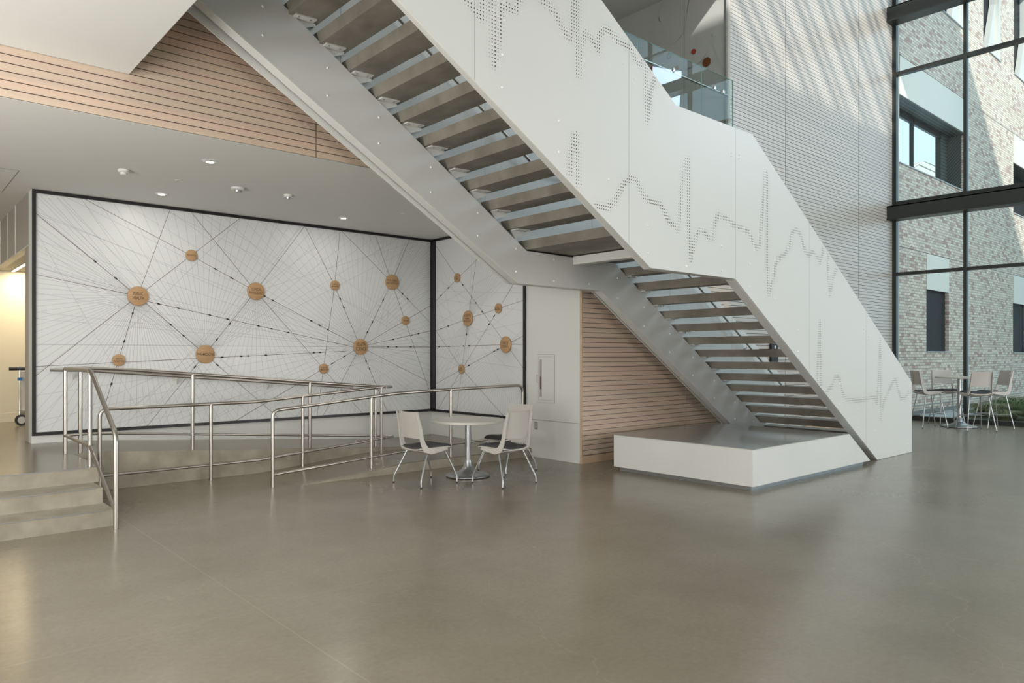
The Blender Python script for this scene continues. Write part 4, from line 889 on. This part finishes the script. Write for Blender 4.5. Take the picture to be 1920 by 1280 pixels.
for i, h in enumerate(holes):
    x0, z0, x1, z1 = h; y = YB + (.12 if z0 < 3 else .5 if z0 < 9 else .3)
    MB().box(x0, YB - .03, z0 - .03, x1, y, z0).build('window_ledge', 'curb', B)
    if i < 3:
        MB().box(x0 + .01, YB - .01, 3.36, x1 - .01, YB + .02, 4.31).build('perforated_screen', 'perf', B)
        w_ = MB().box(x0, y - .02, z0, x1, y + .02, z1).build('window', 'lobby_dark', B)
        MB().box(x0, y - .08, z0, x0 + .06, y, z1).build('window_frame', 'bronze', w_)
    elif i < 6:
        MB().box(x0 + .01, YB - .01, 8.21, x1 - .01, YB + .02, 9.19).build('perforated_screen', 'perf', B)
        MB().box(x0, YB + .02, 8.19, x1, y + .12, 8.21).build('soffit', 'louver', B)
        if i == 3:
            MB().box(23.9, y, z0, x1, y + .1, 8.2).box(x1 - .04, YB + .12, z0, x1 - .005, y, 8.2).build('dark_cladding', 'louver', B)
            for x in (21.75, 23.85): MB().box(x, y - .05, z0, x + .07, y + .05, 8.2).build('window_mullion', 'bronze', B)
            MB().box(x0, y - .05, 8.02, 23.9, y + .02, 8.19).build('window_header', 'bronze', B)
        else: MB().box(x0, y, z0, x1, y + .1, 8.2).build('window', 'lobby_dark', B)
    else:
        w_ = MB().box(x0, y, z0, x1, y + .04, z1).build('window', 'lobby_dark', B)
        MB().prism([(x1 - 1.0, z0), (x1 - .02, z0), (x1 - .02, z1), (x1 - .18, z1), (x1 - .18, z0 + 1.9)], YB + .12, YB + .28).build('splayed_jamb', 'white', w_); MB().box(x1 - .16, YB - .004, z0, x1 - .01, YB + .12, z1).build('jamb_edge', 'white', w_)
struct(MB().box(19.05, 7.9, 9.2, 60, 8.1, 16).build('wall_exterior_parapet', 'bronze'))
g = base('distant_building', (72, 26, 0), 'pale building with a curved ribbed metal roof seen through the far opening', 'building')
pr = [(63.2, 0), (63.2, 15.2)] + [(65.4 - 2.2 * math.cos(math.pi / 2 * k / 8), 15.2 + 2.4 * math.sin(math.pi / 2 * k / 8)) for k in range(1, 9)] + [(84, 18.2), (84, 0)]
MB().prism(pr, 22.4, 34).build('ribbed_shell', 'roofmetal', g)
o = base('wall_light_box', (27.0, YB, .97), 'small white box fitting low on the brick wall above the right bar stool', 'fitting')
MB().box(26.94, YB - .09, .87, 27.1, YB, 1.07).build('housing', 'white', o, bevel=.01)
tag(MB().box(19.2, 6.70, -.02, 60, YB - .04, .105).build('gravel_bed', 'gravel'), 'dark gravel strip along the foot of the brick wall', 'gravel', kind='stuff')
MB0 = MB().box(19.2, 6.58, -.02, 60, 6.70, .115).build('concrete_edging', 'curb'); tag(MB0, 'pale concrete edging strip between gravel and planting', 'edging')
tag(MB().box(19.2, 6.05, -.02, 21.1, 6.578, .09).build('concrete_pad', 'curb'), 'small pale concrete pad just outside the glass behind the bar stools', 'paving')
tag(MB().box(19.2, -8, -.02, 60, 6.045, .07).box(21.11, 6.045, -.02, 60, 6.578, .07).build('planting_bed', 'soil'), 'planted bed of mulch outside the glass wall', 'planting bed')
def clump(x, y, r, h, m_, n, rnd):
    b = MB()
    for k in range(n):
        a = rnd.uniform(0, 2 * math.pi); q = r * .35 * math.sqrt(rnd.random()); bx, by = x + q * math.cos(a), y + q * math.sin(a)
        l = rnd.uniform(.6, 1.0) * r; a2 = a + rnd.uniform(-.6, .6); hh = h * rnd.uniform(.6, 1.0); wd = .006
        p = [(bx, by, .06), (bx + l * .35 * math.cos(a2), by + l * .35 * math.sin(a2), hh * .75 + .05), (bx + l * .75 * math.cos(a2), by + l * .75 * math.sin(a2), hh), (bx + l * 1.05 * math.cos(a2), by + l * 1.05 * math.sin(a2), hh * .82)]
        px_, py_ = -math.sin(a2 + .7) * wd, math.cos(a2 + .7) * wd
        for s0, s1, w0, w1 in ((p[0], p[1], 1, 1), (p[1], p[2], 1, .8), (p[2], p[3], .8, .1)):
            b.quad((s0[0] - px_ * w0, s0[1] - py_ * w0, s0[2]), (s0[0] + px_ * w0, s0[1] + py_ * w0, s0[2]), (s1[0] + px_ * w1, s1[1] + py_ * w1, s1[2]), (s1[0] - px_ * w1, s1[1] - py_ * w1, s1[2]))
    return b.build('grass_clump', m_)
rnd = random.Random(3)
spots = [(20.5, 5.55, .55, .42, 'grass2', 'dry ornamental grass tuft left of the glass mullion'), (21.6, 5.30, .6, .46, 'grass1', 'green ornamental grass tuft just right of the glass mullion'), (20.35, 4.35, .55, .46, 'grass1', 'large green ornamental grass tuft at the right edge behind the stools'),
         (21.8, 4.2, .6, .5, 'grass1', 'green ornamental grass tuft behind the largest tuft at the right edge'), (23.4, 5.6, .6, .46, 'grass2', 'dry ornamental grass tuft farther out near the gravel'), (24.9, 5.2, .6, .5, 'grass1', 'far green ornamental grass tuft near the right edge'), (19.75, 5.0, .36, .30, 'grass2', 'low dry grass tuft nearest the glass sill')]
for x, y, r, h, m_, lb in spots: tag(clump(x, y, r, h, m_, 650, rnd), lb, 'grass', 'ornamental grasses outside the glass')
